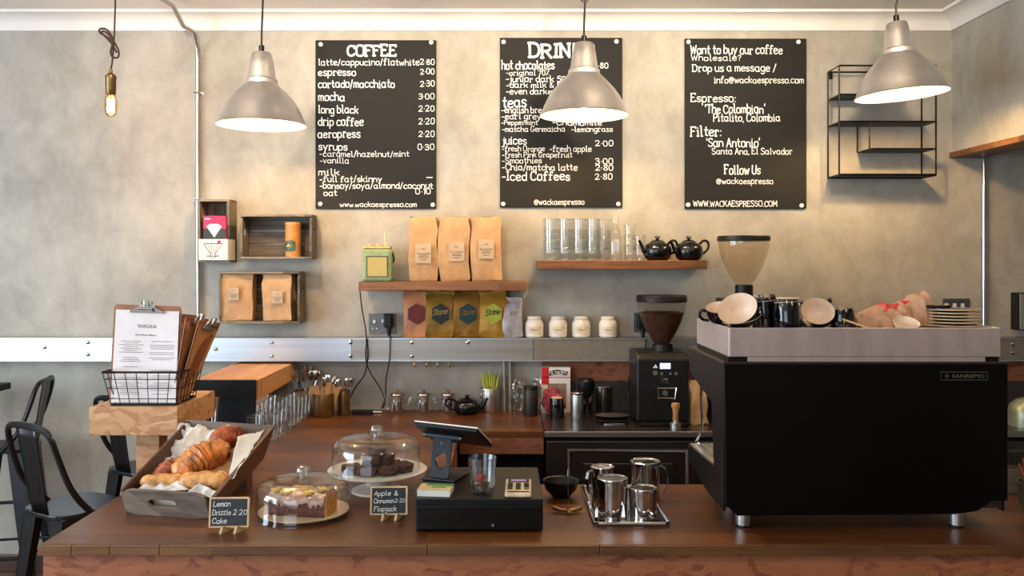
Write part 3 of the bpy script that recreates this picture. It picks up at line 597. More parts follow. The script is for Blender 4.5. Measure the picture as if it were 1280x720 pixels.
s3 = socket(1178, 1211, 373, 388, 'grey socket with three white rockers above the plate stack', [(1183, 382, .009, .011), (1193, 382, .008, .011), (1203, 382, .008, .011)])
def plug(px, py, label):
    p = P(px, py, WY - .012); t = thing('power_plug', label, 'plug', p)
    m = MB(); m.box(p.x - .022, p.x + .022, WY - .06, WY - .0095, p.z - .034, p.z + .034); m.build('plug_body', M_blackm, t, bevel=.007)
    m = MB(); m.tube([(p.x + .004, WY - .045, p.z - .03), (p.x + .006, WY - .05, p.z - .075)], [.014, .008], 10); m.build('cable_grip', M_blackm, t); return p
p1 = plug(486, 400, 'black mains plug in the socket under the radio shelf'); p2 = plug(801, 402, 'black mains plug beside the filled coffee hopper')
def cable(pts, label, r=.0032, name='cable'):
    m = MB(); m.tube(pts, r, 6, smooth_path=2); return tag(m.build(name, M_wblack), label, 'cable')
cable([P(450, 364, 4.21), P(452, 385, 4.22), P(459, 420, 4.28), P(456, 447, 4.285), P(462, 466, 4.32), P(478, 488, 4.34), P(482, 506, 4.34), P(478, 510, 4.32)], 'thin black cable dropping from the left end of the radio shelf')
cable([P(459, 424, 4.287), P(460, 450, 4.287), P(456, 470, 4.33), P(445, 482, 4.35), P(436, 500, 4.37), P(434, 508, 4.37)], 'thin black cable curling down to the left behind the small tin')
cable([P(487.5, 424, 4.28), P(487, 452, 4.285), P(482, 475, 4.32), P(482, 500, 4.34), P(477, 510, 4.30)], 'thin black cable hanging from the plug under the radio shelf')
cable([(p1.x + .006, WY - .05, p1.z - .075), P(489, 421, 4.33), P(488, 423, 4.281)], 'short black cable joining the plug to the trunking edge')
cable([(p2.x + .006, WY - .05, p2.z - .075), P(808, 425, 4.28), P(806, 437, 4.28), P(797, 452, 4.28), P(786, 470, 4.3), P(783, 490, 4.3), P(790, 505, 4.25)], 'black cable looping down from the plug by the filled hopper', .004)
# ---- crates and what they hold ----
def crate(x0, x1, y0, y1, label, slats):
    Y = 4.28; a, b = P(x0, y1, Y), P(x1, y0, Y); t = thing('wooden_crate', label, 'crate', (a.x, WY, a.z), 'weathered crates on the wall')
    k = .011; X0, X1, z0, z1 = a.x, b.x, a.z, b.z; y1_ = WY - .001
    for q in ((X0, X1, Y, y1_, z0, z0 + k), (X0, X1, Y, y1_, z1 - k, z1)): m = MB(); m.box(*q); m.build('board', M_crateh, t, bevel=.0015)
    horizontal = (X1 - X0) > (z1 - z0)
    for X in (X0, X1 - k):
        m = MB()
        if horizontal and slats == 3: m.holed((X, Y, z0 + k), (0, y1_ - Y, 0), (0, 0, z1 - z0 - 2 * k), (k, 0, 0), (.5, .62, .3, .09, 4))
        else: m.box(X, X + k, Y, y1_, z0 + k, z1 - k)
        m.build('end_board', M_crate, t)
    n = slats
    for i in range(n):
        m = MB()
        if horizontal: h = (z1 - z0 - 2 * k) / n; m.box(X0 + k, X1 - k, y1_ - .009, y1_ - R.uniform(0, .002), z0 + k + i * h + .004, z0 + k + (i + 1) * h - .004); mm = M_crateh
        else: h = (X1 - X0 - 2 * k) / n; m.box(X0 + k + i * h + .003, X0 + k + (i + 1) * h - .003, y1_ - .009, y1_, z0 + k, z1 - k); mm = M_crate
        m.build('slat', mm, t, bevel=.001)
    return t, (X0 + k, X1 - k, z0 + k, z1 - k)
cA, fA = crate(247, 286.6, 249, 328, 'small upright weathered crate holding two filter boxes, next to the conduit', 3)
cB, fB = crate(300, 389.6, 268, 323.7, 'wide weathered crate holding only a brown cardboard tube', 3)
cC, fC = crate(273.5, 374.5, 339.5, 404.7, 'lowest weathered crate holding two kraft bags', 3)
# filter box and dripper box in the upright crate
zb = fA[2]; a = P(249.5, 327, 4.235); b = P(283, 300, 4.235)
t = thing('dripper_box', 'white carton printed with a glass coffee dripper, lower box in the upright crate', 'box', ((a.x + b.x) / 2, 4.3, zb))
m = MB(); m.box(fA[0] + .002, b.x, 4.255, 4.37, zb, zb + .102); m.build('carton', M_paper, t, bevel=.001)
cx = (fA[0] + b.x) / 2; m = MB()
for s_ in (-1, 1): m.tube([(cx + s_ * .045, 4.2545, zb + .08), (cx + s_ * .010, 4.2545, zb + .028)], .0012, 5)
for k in (-.025, -.008, .008, .025): m.tube([(cx + k, 4.2545, zb + .08), (cx + k * .35, 4.2545, zb + .028)], .0008, 5)
m.tube([(cx - .045, 4.2545, zb + .08), (cx + .045, 4.2545, zb + .08)], .0015, 5); m.tube([(cx - .03, 4.2545, zb + .02), (cx + .03, 4.2545, zb + .02)], .002, 5)
m.tube([(cx - .012, 4.2545, zb + .028), (cx - .014, 4.2545, zb + .012), (cx + .014, 4.2545, zb + .012), (cx + .012, 4.2545, zb + .028)], .001, 5); m.build('printed_dripper', M_ink, t)
m = MB(); m.ball((cx + .03, 4.2545, zb + .088), .009, .0006, .008, 10); m.build('printed_heart', M_red, t)
t = thing('filter_box', 'deep pink box with a white paper cone picture, on top of the white carton', 'box', (cx, 4.3, zb + .102))
z0 = zb + .102
m = MB(); m.box(cx - .052, cx + .058, 4.27, 4.37, z0, z0 + .113); m.build('carton', mat('magenta_card', (196, 24, 84), .45), t, bevel=.001)
m = MB(); m.box(cx - .0515, cx + .0575, 4.2688, 4.2702, z0, z0 + .05); m.build('dark_print', mat('dark_green_card', (36, 44, 40), .5), t)
m = MB(); m.prism([(cx - .036, 4.2687, z0 + .062), (cx + .002, 4.2687, z0 + .008), (cx + .04, 4.2687, z0 + .062), (cx + .02, 4.2687, z0 + .074), (cx - .018, 4.2687, z0 + .074)], (0, -.0008, 0)); m.build('printed_cone', M_paper, t)
m = MB(); m.box(cx - .044, cx - .018, 4.2688, 4.2699, z0 + .095, z0 + .101); m.build('small_print', M_chalk, t)
c = P(366.5, 320, 4.33); zb = fB[2]
t = thing('cardboard_tube', 'brown cardboard tube with a green label inside the wide crate', 'tube', (c.x, 4.33, zb))
m = MB(); m.cyl(.0385, zb, zb + .168, (c.x, 4.33, 0), 28); m.build('tube_body', mat('brown_card', (190, 128, 62), .5), t)
m = MB(); m.lathe([(.0395, .158), (.0395, .169), (0, .17)], (c.x, 4.33, zb), 28); m.build('lid', mat('pale_card', (204, 156, 96), .5), t)
rows = [[Vector((c.x + .0393 * math.sin(a_), 4.33 - .0393 * math.cos(a_), zb + .052 + s_ * .028 * (1 - abs(a_ + .25) ** 3 * .6))) for s_ in (-1, 1)] for a_ in [(-1.15 + i * .12) for i in range(15)]]
m = MB(); m.grid(rows); m.build('label', mat('grey_green_label', (62, 84, 66), .5), t)
m = MB(); m.tube([(c.x + .0405 * math.sin(a_), 4.33 - .0405 * math.cos(a_), zb + .053 + .006 * math.sin(a_ * 14)) for a_ in [(-.8 + i * .06) for i in range(19)]], .0018, 5); m.build('printed_script', M_gold, t)
zb = fC[2]
bag('coffee_bag', .155, .232, .085, M_kraft, 'squat kraft bag in the lowest crate, left one with torn window', ((296 - VX) * 4.3 / F, 4.335, zb), .05, (.05, .06, -.012), M_plab, 'The Colombian', None, 'flat', 41, group='kraft bags in the crate', lt=.45, ruffle=.006)
bag('coffee_bag', .148, .232, .085, M_kraft, 'squat kraft bag in the lowest crate, right one', ((347 - VX) * 4.3 / F, 4.335, zb), -.04, (.055, .06, .005), M_plab, 'The Colombian', None, 'flat', 44, group='kraft bags in the crate', lt=.38, ruffle=.006)
# ---- wire shelf ----
t = thing('wire_shelf', 'black wire wall rack with four thin tiers behind the right pendant lamp', 'wall rack', P(1110, 218, WY))
Yf, Yb = 4.25, WY - .004; xl, xr = P(1049, 0, Yf).x, P(1170, 0, Yf).x; zt, zb = P(0, 82, Yf).z, P(0, 219, Yf).z
m = MB(); r = .0042
for x in (xl, xr):
    for y in (Yf, Yb): m.tube([(x, y, zb), (x, y, zt)], r, 6)
for z in (zt, zb):
    m.tube([(xl, Yf, z), (xr, Yf, z), (xr, Yb, z), (xl, Yb, z)], r, 6, True)
m.build('wire_frame', M_blackm, t)
def tier(x0, x1, py):
    z = P(0, py, Yf).z; m = MB(); m.box(x0, x1, Yf, Yb, z - .003, z + .002); m.tube([(x0, Yf, z), (x1, Yf, z)], r, 6); m.build('tier', M_blackm, t)
xm = P(1087, 0, Yf).x; xk = P(1134, 0, Yf).x
tier(xl, xr, 152); tier(xl, xr, 218); tier(xl, xk, 118); tier(xm, xr, 186)
m = MB()
for y in (Yf, Yb): m.tube([(xm, y, P(0, 152, Yf).z), (xm, y, P(0, 186, Yf).z)], r, 6); m.tube([(xk, y, P(0, 82, Yf).z), (xk, y, P(0, 118, Yf).z)], r, 6)
m.build('upright', M_blackm, t)
m = MB()
for x in (xl + .012, xr - .012): m.box(x - .01, x + .01, WY - .006, WY - .001, zt - .035, zt)
m.build('hanger_plate', M_blackm, t)
# ---- glasses, bottles and teapots on the right shelf ----
def tumbler(r0, r1, h, mt, ribs=0, th=.0022):
    m = MB(); n = 24; prof = [(0, .007), (r0 * .9, .007), (r0 * .9, .001), (r0, .005), (r0 + (r1 - r0) * .4, h * .4), (r0 + (r1 - r0) * .42, h * .43), (r1, h), (r1 - .0015, h + .0006)]; m.lathe(prof, n=n); m.tube([(r1 * math.cos(i * math.pi / 10), r1 * math.sin(i * math.pi / 10), h) for i in range(20)], .0013, 5, True); m.tube([(r0 * math.cos(i * math.pi / 8), r0 * math.sin(i * math.pi / 8), .004) for i in range(16)], .0018, 5, True); return m
g0 = tag(tumbler(.027, .036, .095, M_glass2).build('tumbler', M_glass2), 'x', 'glass', 'stacked tumblers'); first = True
cols = [688, 706, 724, 741, 752]; rown = ['front', 'back']; coln = ['first from the left', 'second from the left', 'third from the left', 'fourth from the left', 'fifth from the left']
tier_n = ['bottom', 'middle', 'top']
for r_ in range(2):
    for ci, px in enumerate(cols):
        if ci == 4 and r_ == 0: continue
        for k in range(3):
            y = 4.255 + .078 * r_; x = (px + (3 if r_ else 0) - VX) * y / F
            loc = (x, y, Z2 + .0005 + k * .052 + (0 if k == 0 else 0)); lb = f'clear tumbler, {tier_n[k]} of its stack, {rown[r_]} row, stack {coln[ci]}'
            if first: g0.location = loc; g0['label'] = lb; first = False
            else: dup(g0, loc, None, lb)
gs = tag(tumbler(.024, .031, .07, M_glass2).build('small_tumbler', M_glass2), 'x', 'glass', 'small stacked glasses'); first = True
for px, n_, lbx in ((787, 3, 'stack just right of the bottle'), (800, 2, 'stack nearest the teapots')):
    for k in range(n_):
        y = 4.27; loc = ((px - VX) * y / F, y, Z2 + .0005 + k * .050); lb = f'small clear glass, {"bottom middle top".split()[k]} of the {lbx}' if n_ == 3 else f'small clear glass, {["lower","upper"][k]} of the {lbx}'
        if first: gs.location = loc; gs['label'] = lb; first = False
        else: dup(gs, loc, None, lb)
p = Vector(((769 - VX) * 4.27 / F, 4.27, Z2))
t = thing('glass_bottle', 'tall narrow clear bottle among the stacked glasses', 'bottle', p)
m = MB(); m.lathe([(0, 0), (.03, 0), (.032, .005), (.032, .12), (.024, .145), (.016, .16), (.016, .19), (.018, .192), (.018, .2)], p, 24); m.build('bottle_body', M_glass2, t)
m = MB(); m.lathe([(.014, .198), (.019, .202), (.019, .214), (0, .216)], p, 18); m.build('stopper', M_glass, t)
def teapot(name, r, h, mt, label, loc, rot=0, group=None):
    t = thing(name, label, 'teapot', (0, 0, 0), group)
    prof = [(0, 0), (r * .70, 0), (r * .74, .005)] + [(r * (.74 + .26 * math.sin(a)) if a < 1.57 else r * (.42 + .58 * math.sin(a)), h * (.06 + .86 * (1 - math.cos(a)) / 2)) for a in [i * math.pi / 12 for i in range(1, 11)]] + [(r * .5, h * .93)]
    m = MB(); m.lathe(prof, n=32); m.build('pot_body', mt, t)
    l = MB(); l.lathe([(r * .54, h * .90), (r * .52, h * .95), (r * .3, h * 1.04), (r * .12, h * 1.07), (0, h * 1.07)], n=28); lo = l.build('lid', mt, t)
    k = MB(); k.lathe([(r * .08, h * 1.05), (r * .10, h * 1.10), (r * .2, h * 1.15), (r * .16, h * 1.24), (0, h * 1.26)], n=16); k.build('lid_knob', mt, lo)
    m = MB(); m.tube([(-r * .8, 0, h * .35), (-r * 1.15, 0, h * .5), (-r * 1.3, 0, h * .8), (-r * 1.5, 0, h * 1.0)], [r * .26, r * .19, r * .13, r * .12, r * .11, r * .1], 12, smooth_path=2); m.build('spout', mt, t)
    m = MB(); m.tube([(r * .8, 0, h * .8), (r * 1.2, 0, h * 1.05), (r * 1.6, 0, h * .95), (r * 1.6, 0, h * .6), (r * 1.2, 0, h * .35), (r * .85, 0, h * .3)], r * .09, 10, smooth_path=2); m.build('handle', mt, t)
    t.location = loc; t.rotation_euler = (0, 0, rot); return t
teapot('teapot', .068, .096, M_black, 'round black teapot on the right shelf, left of the pair, touching the glasses', ((822 - VX) * 4.27 / F, 4.275, Z2), .35, 'black teapots on the shelf')
teapot('teapot', .068, .096, M_black, 'round black teapot on the right shelf, right of the pair, handle at the shelf end', ((861 - VX) * 4.30 / F, 4.30, Z2), .3, 'black teapots on the shelf')
# ================= HANGING LAMPS =================
def pendant(px, rimy, wpx, label, tilt=0):
    Y = 3.8; k = .19 / 55; c = P(px, rimy, Y); t = thing('pendant_lamp', label, 'pendant lamp', c, 'spun aluminium pendants')
    T = Matrix.Translation(c) @ Matrix.Rotation(tilt, 4, 'Y')
    prof = [(55, 0), (55.5, 1), (54, 2.5), (49.5, 14), (44.5, 24), (38, 33), (30, 42), (23, 49), (20, 52), (19.5, 57), (17.6, 58.5), (17, 61), (15, 76), (12.5, 89), (11, 91), (3, 92)]
    outer = [(a * k, b * k) for a, b in prof]; inner = [(max(a - .9, .5) * k, (b - .5) * k) for a, b in prof[1:-1]]
    m = MB(); m.T = T; m.lathe(outer, n=56); m.build('lamp_shade', M_alu, t)
    m = MB(); m.T = T; m.lathe([(54.9 * k, .2 * k)] + inner[1:], n=56); m.build('white_reflector', mat('white_enamel', (238, 232, 216), .5, var=.01), t)
    m = MB(); m.T = T; m.cyl(3.4 * k, 91 * k, 100 * k, n=14); m.build('cord_grip', M_blackm, t)
    m = MB(); m.T = T; m.cyl(9 * k, 33 * k, 89 * k, n=16); m.build('bulb_holder', M_ceramic, t)
    m = MB(); m.T = T; m.lathe([(0, -.0), (.012, .002), (.024, .012), (.03, .03), (.026, .05), (.015, .07), (.012, .085), (0, .086)], (0, 0, 9 * k), 16); m.build('light_bulb', MATS['warm_bulb'], t)
    top = T @ Vector((0, 0, 99 * k)); m = MB(); m.tube([top, (top.x, top.y, top.z + .05), (c.x + .01, Y, CZ)], .0045, 8); m.build('cord', M_wblack, t)
    m = MB(); m.cyl(.045, CZ - .03, CZ - .0005, (c.x + .01, Y, 0), 20); m.build('ceiling_rose', M_ceramic, t); return t, top
bulb_mat('warm_bulb', BULB, (1, .66, .32, 1))
pendant(327, 157, 108, 'brushed aluminium pendant lamp left of the coffee board', 0)
tl, tp = pendant(730, 145, 110, 'brushed aluminium pendant lamp hanging before the middle board', 0)
m = MB(); m.tube([tp + Vector((.004 + .018 * math.cos(a_), 0, .17 + .018 * math.sin(a_))) for a_ in [i * math.pi / 8 for i in range(16)]], .0045, 6, True); m.build('cord_loop', M_wblack, tl)
pendant(1127, 119, 114, 'brushed aluminium pendant lamp hanging before the wire rack, slightly tilted', -.07)
# bare filament bulb with a knotted twisted cord
c = P(138.5, 146, 3.8); k = 3.8 / F
t = thing('filament_bulb', 'bare glowing filament bulb on a knotted brown twisted cord', 'pendant lamp', c)
m = MB(); m.lathe([(0, 0), (.012, .001), (.022, .010), (.0265, .028), (.026, .07), (.022, .088), (.017, .098)], c, 24); m.build('glass_envelope', glass('amber_glass', (255, 226, 170), base=.05), t)
m = MB(); f = []
for i in range(8):
    a_ = i * math.pi / 4; f += [c + Vector((.012 * math.cos(a_), .012 * math.sin(a_), .02 if i % 2 else .078))]
m.tube(f, .0034, 5); m.build('filament', bulb_mat('filament_glow', 260, (1, .55, .2, 1)), t)
m = MB(); m.lathe([(.019, .096), (.021, .10), (.023, .108), (.020, .11), (.022, .115), (.022, .16), (.024, .165), (.022, .178), (.010, .188), (.007, .19), (.007, .205), (0, .206)], c, 22); m.build('brass_holder', mat('aged_brass', (120, 96, 60), .4, .9), t)
kb = mat('twisted_brown_cord', (58, 34, 26), .8, var=.5, scale=200)
top = c + Vector((0, 0, .205)); m = MB(); q = P(142, 60, 3.8)
m.tube([top, P(140, 80, 3.8), P(142, 60, 3.8), P(143, 40, 3.79), P(144, 10, 3.8), Vector((P(145, 0, 3.8).x, 3.8, CZ))], .0038, 6)
m.build('cord', kb, t)
m = MB(); m.tube([P(x, y, 3.79) for x, y in ((141, 52), (134, 46), (126, 42), (123, 38), (127, 35), (134, 37), (139, 44), (143, 53), (148, 62), (149, 69), (146, 73), (140, 71), (138, 66), (140, 58), (142, 51), (136, 43), (129, 38), (126, 40), (134, 48), (141, 56), (146, 66))], .0045, 6, smooth_path=1); m.build('cord_knot', kb, t)
# ================= COUNTERS =================
L_, RX, IX = -1.218, 3.2, -.193
t = thing('front_counter', 'front serving counter with brown plank top and reddish strand board face', 'counter', (0, 2.6, 0))
m = MB(); m.box(L_, RX, 2.31, 2.93, CT - .026, CT); m.build('worktop', M_count, t, bevel=.002)
xs = [L_, -1.13, -1.03, -.9, -.2, .25, 1.0, 1.9, RX]
for a_, b_ in zip(xs, xs[1:]):
    m = MB(); m.box(a_ + .0006, b_ - .0006, 2.298, 2.3097, CT - .0265, CT - .0004); m.build('edge_block', M_cedge, t, bevel=.0015)
m = MB(); m.box(L_ + .004, RX, 2.318, 2.336, .02, CT - .0265); m.build('front_panel', M_osb, t)
m = MB(); m.box(L_ + .004, L_ + .022, 2.337, 2.92, .02, CT - .0265); m.build('end_panel', M_osb, t)
t = thing('side_counter', 'long brown wooden worktop joining the front counter to the back wall, under the glass domes', 'counter', (-.7, 3.6, 0))
m = MB(); m.box(L_, IX, 2.9305, WY - .002, CT - .026, CT); m.build('worktop', M_count, t)
for q_ in ((L_ + .004, L_ + .022, 2.9305, WY - .02), (IX - .03, IX - .012, 2.9305, 3.86)): m = MB(); m.box(*q_, .02, CT - .027); m.build('side_panel', M_osb, t)
t = thing('back_counter', 'short brown wooden back worktop with strand board apron behind the cash drawer', 'counter', (0, 4.1, 0))
m = MB(); m.box(IX + .0005, .1735, 3.84, WY - .002, CT - .026, CT); m.build('worktop', M_count, t, bevel=.001)
m = MB(); m.box(IX, .173, 3.845, 3.86, CT - .1, CT - .0265); m.build('apron', M_osb, t)
m = MB(); m.box(IX, .173, 3.92, WY - .02, .02, CT - .1); m.build('cabinet_body', M_blackm, t)
t = thing('steel_bench', 'dark stainless steel bench with moulded door panels holding the coffee grinders', 'bench', (1.6, 4.1, 0))
m = MB(); m.box(.175, RX, 3.84, WY - .002, CT - .028, CT); m.build('bench_top', M_darksteel, t, bevel=.004)
m = MB(); m.box(.177, RX, 3.837, 3.842, CT - .026, CT - .001); m.build('front_lip', M_brush, t, bevel=.002)
m = MB(); m.box(.18, RX, 3.87, WY - .02, .08, CT - .03); m.build('bench_body', M_blackm, t)
for x0 in (.185, .965, 1.745, 2.525):
    x1 = min(x0 + .775, RX); m = MB(); m.box(x0, x1, 3.848, 3.868, .10, CT - .045); d = m.build('door', M_darksteel, t, bevel=.003)
    m = MB(); q = [(x0 + .10, CT - .085), (x1 - .16, CT - .085), (x1 - .16, .2), (x0 + .10, .2)]
    m.tube([(x, 3.849, z) for x, z in q], .012, 8, True); m.build('moulded_frame', M_brush, d)
    m = MB(); m.box(x0 + .16, x1 - .22, 3.842, 3.849, .25, CT - .14); m.build('raised_panel', M_darksteel, d, bevel=.006)
S(MB().box((677 - VX) * 4.39 / F, 3.5, WY - .012, WY - .001, P(0, 476, 4.39).z, P(0, 449, 4.39).z), 'trim_4', M_osb)
S(MB().box((677 - VX) * 4.39 / F, 3.5, WY - .008, WY - .001, CT + .0005, P(0, 476, 4.39).z - .001), 'trim_5', mat('dark_splashback', (62, 56, 50), .4))
# raised timber shelves at the left
zt = E - .504
t = thing('raised_shelf', 'chunky pale board shelf running back to the wall with a black end panel', 'shelf', (-1.18, 4, CT))
m = MB(); m.box(-1.32, -1.04, 3.725, WY - .002, zt - .085, zt); m.build('shelf_top', M_blocktop, t, bevel=.003)
m = MB(); m.box(-1.322, -1.048, 3.70, 3.722, CT, zt + .002); m.build('end_panel', M_blackm, t, bevel=.002)
m = MB(); m.box(-1.21, -1.15, 4.30, 4.37, CT, zt - .0855); m.build('rear_support', M_block, t)
t = thing('raised_block', 'pale strand board block on a post carrying the menu basket', 'stand', (-1.27, 3.2, 0))
m = MB(); m.box(-1.43, -1.124, 3.03, 3.42, E - .602, zt); m.build('block', M_block, t, bevel=.003)
m = MB(); m.box(-1.305, -1.2225, 3.12, 3.20, 0, E - .6025); m.build('post', M_block, t, bevel=.002)
# wire basket
t = thing('wire_basket', 'black wire basket holding the menu clipboards', 'basket', (-1.27, 3.15, zt))
bx0, bx1, by0, by1, bz0, bz1 = -1.365, -1.14, 3.06, 3.25, zt + .004, zt + .118
tx0, tx1, ty0, ty1 = -1.39, -1.118, 3.045, 3.265
m = MB(); m.tube([(tx0, ty0, bz1), (tx1, ty0, bz1), (tx1, ty1, bz1), (tx0, ty1, bz1)], .0042, 6, True); m.build('rim', M_blackm, t)
m = MB(); m.tube([(bx0, by0, bz0), (bx1, by0, bz0), (bx1, by1, bz0), (bx0, by1, bz0)], .004, 6, True); m.build('bottom_rim', M_blackm, t)
m = MB(); lp = lambda a, b, f: a + (b - a) * f
for i in range(8):
    f = i / 7
    for yb_, yt_ in ((by0, ty0), (by1, ty1)): m.tube([(lp(bx0, bx1, f), yb_, bz0), (lp(tx0, tx1, f), yt_, bz1)], .0016, 4)
    m.tube([(lp(bx0, bx1, f), by0, bz0), (lp(bx0, bx1, f), by1, bz0)], .0016, 4)
for i in range(7):
    f = i / 6
    for xb, xt in ((bx0, tx0), (bx1, tx1)): m.tube([(xb, lp(by0, by1, f), bz0), (xt, lp(ty0, ty1, f), bz1)], .0016, 4)
for f in (.18, .5, .78):
    m.tube([(lp(bx0, tx0, f), lp(by0, ty0, f), lp(bz0, bz1, f)), (lp(bx1, tx1, f), lp(by0, ty0, f), lp(bz0, bz1, f)), (lp(bx1, tx1, f), lp(by1, ty1, f), lp(bz0, bz1, f)), (lp(bx0, tx0, f), lp(by1, ty1, f), lp(bz0, bz1, f))], .0016, 4, True)
m.build('wire_mesh', M_blackm, t)
M_hard = mat('brown_hardboard', (150, 92, 56), .5, var=.12, bmp=.1); M_buff = mat('buff_paper', (206, 152, 100), .7, var=.05)
M_menu = mat('menu_paper', (226, 216, 212), .7, var=.02)
def clipboard(tl, tr, br, bl, label, paper, curl=.0, full=False):
    tl, tr, br, bl = [P(*q) for q in (tl, tr, br, bl)]; t = thing('clipboard', label, 'clipboard', (bl + br) / 2, 'menu clipboards')
    n = (tr - tl).cross(bl - tl).normalized()
    if n.dot(Vector((0, 0, E)) - tl) < 0: n = -n
    q = lambda a, b: tl + (tr - tl) * a + (bl - tl) * b + ((br - tr) - (bl - tl)) * (a * b)
    # rounded board outline
    out = [q(.0, .04), q(.012, .012), q(.05, 0), q(.95, 0), q(.988, .012), q(1, .04), q(1, 1), q(0, 1)]
    m = MB(); m.prism(out, -n * .0032); m.build('board', M_hard, t)
    rows = [[q(a, b) + n * (.0012 + curl * max(0, a - .6) * b * .06) + (bl - tl).normalized() * 0 for b in [.055 + i * .094 for i in range(11)]] for a in [.03 + i * .094 for i in range(11)]]
    m = MB(); m.grid(rows); m.build('menu_sheet', paper, t)
    u = (tr - tl).normalized(); v = (tl - bl).normalized(); c = q(.5, .03) + n * .004
    m = MB(); T4 = Matrix((u.to_4d(), v.to_4d(), n.to_4d(), (0, 0, 0, 1))).transposed(); T4[3][3] = 1
    for i in range(3): T4[3][i] = 0
    T4.translation = c; m.T = T4
    outl = [(-.062, -.018), (.062, -.018), (.058, -.010), (.035, -.002), (.022, .012), (-.022, .012), (-.035, -.002), (-.058, -.010)]
    m.prism([(x, y, 0) for x, y in outl], (0, 0, .006)); m.tube([(-.024, -.006, .012), (.024, -.006, .012)], .007, 8)
    for s_ in (-1, 1): m.tube([(s_ * .016, .006, .006), (s_ * .020, .022, .010), (s_ * .008, .026, .012), (s_ * .008, .004, .01)], .0022, 6)
    m.build('metal_clip', M_steel, t)
    if full:
        W = (tr - tl).length; e = lambda a, b: q(a, b) + n * (.0026 + curl * max(0, a - .6) * b * .06)
        text('WACKA', e(.36, .235), u, v, W * .28, .013, M_ink, t, bold=-.004)
        text('Breakfast Menu', e(.34, .315), u, v, W * .3, .006, M_ink, t)
        m = MB(); rr = random.Random(3); b = .37
        while b < .93:
            for a0, a1 in ((.1, .46), (.54, .93)):
                if rr.random() < .8:
                    k = rr.uniform(.55, 1); ca = (a0 + a1) / 2; h = (a1 - a0) / 2 * k
                    m.add([e(ca - h, b), e(ca + h, b), e(ca + h, b + .006), e(ca - h, b + .006)], [(0, 1, 2, 3)])
            b += .019 if rr.random() < .8 else .035
        m.build('small_print', mat('pale_grey_ink', (150, 140, 138), .8), t)
    return t
clipboard((143, 380, 3.14), (227, 383, 3.14), (225, 504, 3.085), (136, 504, 3.085), 'clipboard with white printed menu at the front of the wire basket', M_menu, 1, True)
clipboard((172, 388, 3.205), (248, 394, 3.225), (229, 501, 3.16), (150, 504, 3.14), 'clipboard with buff sheet directly behind the white menu', M_buff)
clipboard((233, 396, 3.09), (262, 399, 3.25), (233, 497, 3.235), (215, 503, 3.075), 'clipboard with buff sheet turned edge on at the right of the basket', M_buff)
clipboard((249, 400, 3.10), (276, 404, 3.265), (237, 496, 3.25), (221, 502, 3.09), 'rightmost clipboard, leaning furthest over the basket side, buff sheet', M_buff)
# ================= STOOLS AND TALL TABLE =================
M_st = mat('black_stool_steel', (18, 19, 21), .3, .3, var=.2)
def stool():
    t = thing('metal_stool', '', 'stool', (0, 0, 0), 'black metal bar stools')
    m = MB(); pts = []
    for i in range(24):
        a_ = 2 * math.pi * i / 24; c, s_ = math.cos(a_), math.sin(a_); pts.append((.16 * math.copysign(abs(c) ** .55, c), .16 * math.copysign(abs(s_) ** .55, s_), .685))
    m.prism(pts, (0, 0, .016)); m.build('seat', M_st, t, bevel=.004)
    for sx in (-1, 1):
        for sy in (-1, 1):
            m = MB(); a_ = Vector((sx * .135, sy * .135, .684)); b_ = Vector((sx * .205, sy * .205, 0))
            for dx, dy in ((1, 0), (0, 1)):
                w0, w1 = .085, .04; d = Vector((-sx * dx, -sy * dy, 0)); n_ = Vector((-sx * dy, -sy * dx, 0)) * .003
                m.hexa([b_, b_ + d * w1, b_ + d * w1 + n_, b_ + n_, a_, a_ + d * w0, a_ + d * w0 + n_, a_ + n_])
            m.build('leg', M_st, t)
    for z in (.22, .40):
        k = .205 - (.07) * z / .684 - .005; m = MB(); m.tube([(-k, -k, z), (k, -k, z)] if z > .3 else [(-k, -k, z), (k, -k, z), (k, k, z), (-k, k, z)], .008, 6, z < .3); m.build('foot_rail', M_st, t)
    m = MB(); m.tube([(-.02, -.15, .69), (-.12, -.172, .78), (-.17, -.165, .90), (-.195, -.15, .985), (-.205, -.08, 1.0), (-.208, 0, 1.003), (-.205, .08, 1.0), (-.195, .15, .985), (-.17, .165, .90), (-.12, .172, .78), (-.02, .15, .69)], .012, 8, smooth_path=2); m.build('back_frame', M_st, t)
    rows = [[Vector((x + .004 * (1 - (k / 3) ** 2), k / 3 * w_, z)) for x, z, w_ in ((-.145, .695, .055), (-.162, .76, .06), (-.18, .86, .062), (-.2, .96, .068), (-.206, 1.0, .07))] for k in range(-3, 4)]
    m = MB(); m.grid(rows); o = m.build('back_splat', M_st, t); s_ = o.modifiers.new('thick', 'SOLIDIFY'); s_.thickness = .004
    return t
s0 = stool(); s0.location = (-1.50, 3.08, 0); s0.rotation_euler = (0, 0, 1.0); s0.scale = (.86, .86, 1); s0['label'] = 'black metal bar stool nearest the pastry tray, beside the counter end'
dup(s0, (-1.47, 3.66, 0), (0, 0, 1.0), 'black metal bar stool half hidden behind the nearest stool, under the strand board block')
dup(s0, (-2.30, 4.06, 0), (0, 0, 3.35), 'black metal bar stool by the wall at the far left, back turned to the others')
t = thing('tall_table', 'corner of a tall black table at the far left edge', 'table', (-2.66, 3.95, 0))
m = MB(); q = P(14, 478, 4.25); m.box(q.x - .6, q.x, 3.75, 4.25, q.z - .03, q.z); m.build('table_top', M_blackm, t, bevel=.003)
for sx in (-.55, -.08):
    for sy in (3.8, 4.2): m = MB(); m.box(q.x + sx, q.x + sx + .03, sy - .015, sy + .015, 0, q.z - .0305); m.build('leg', M_blackm, t)
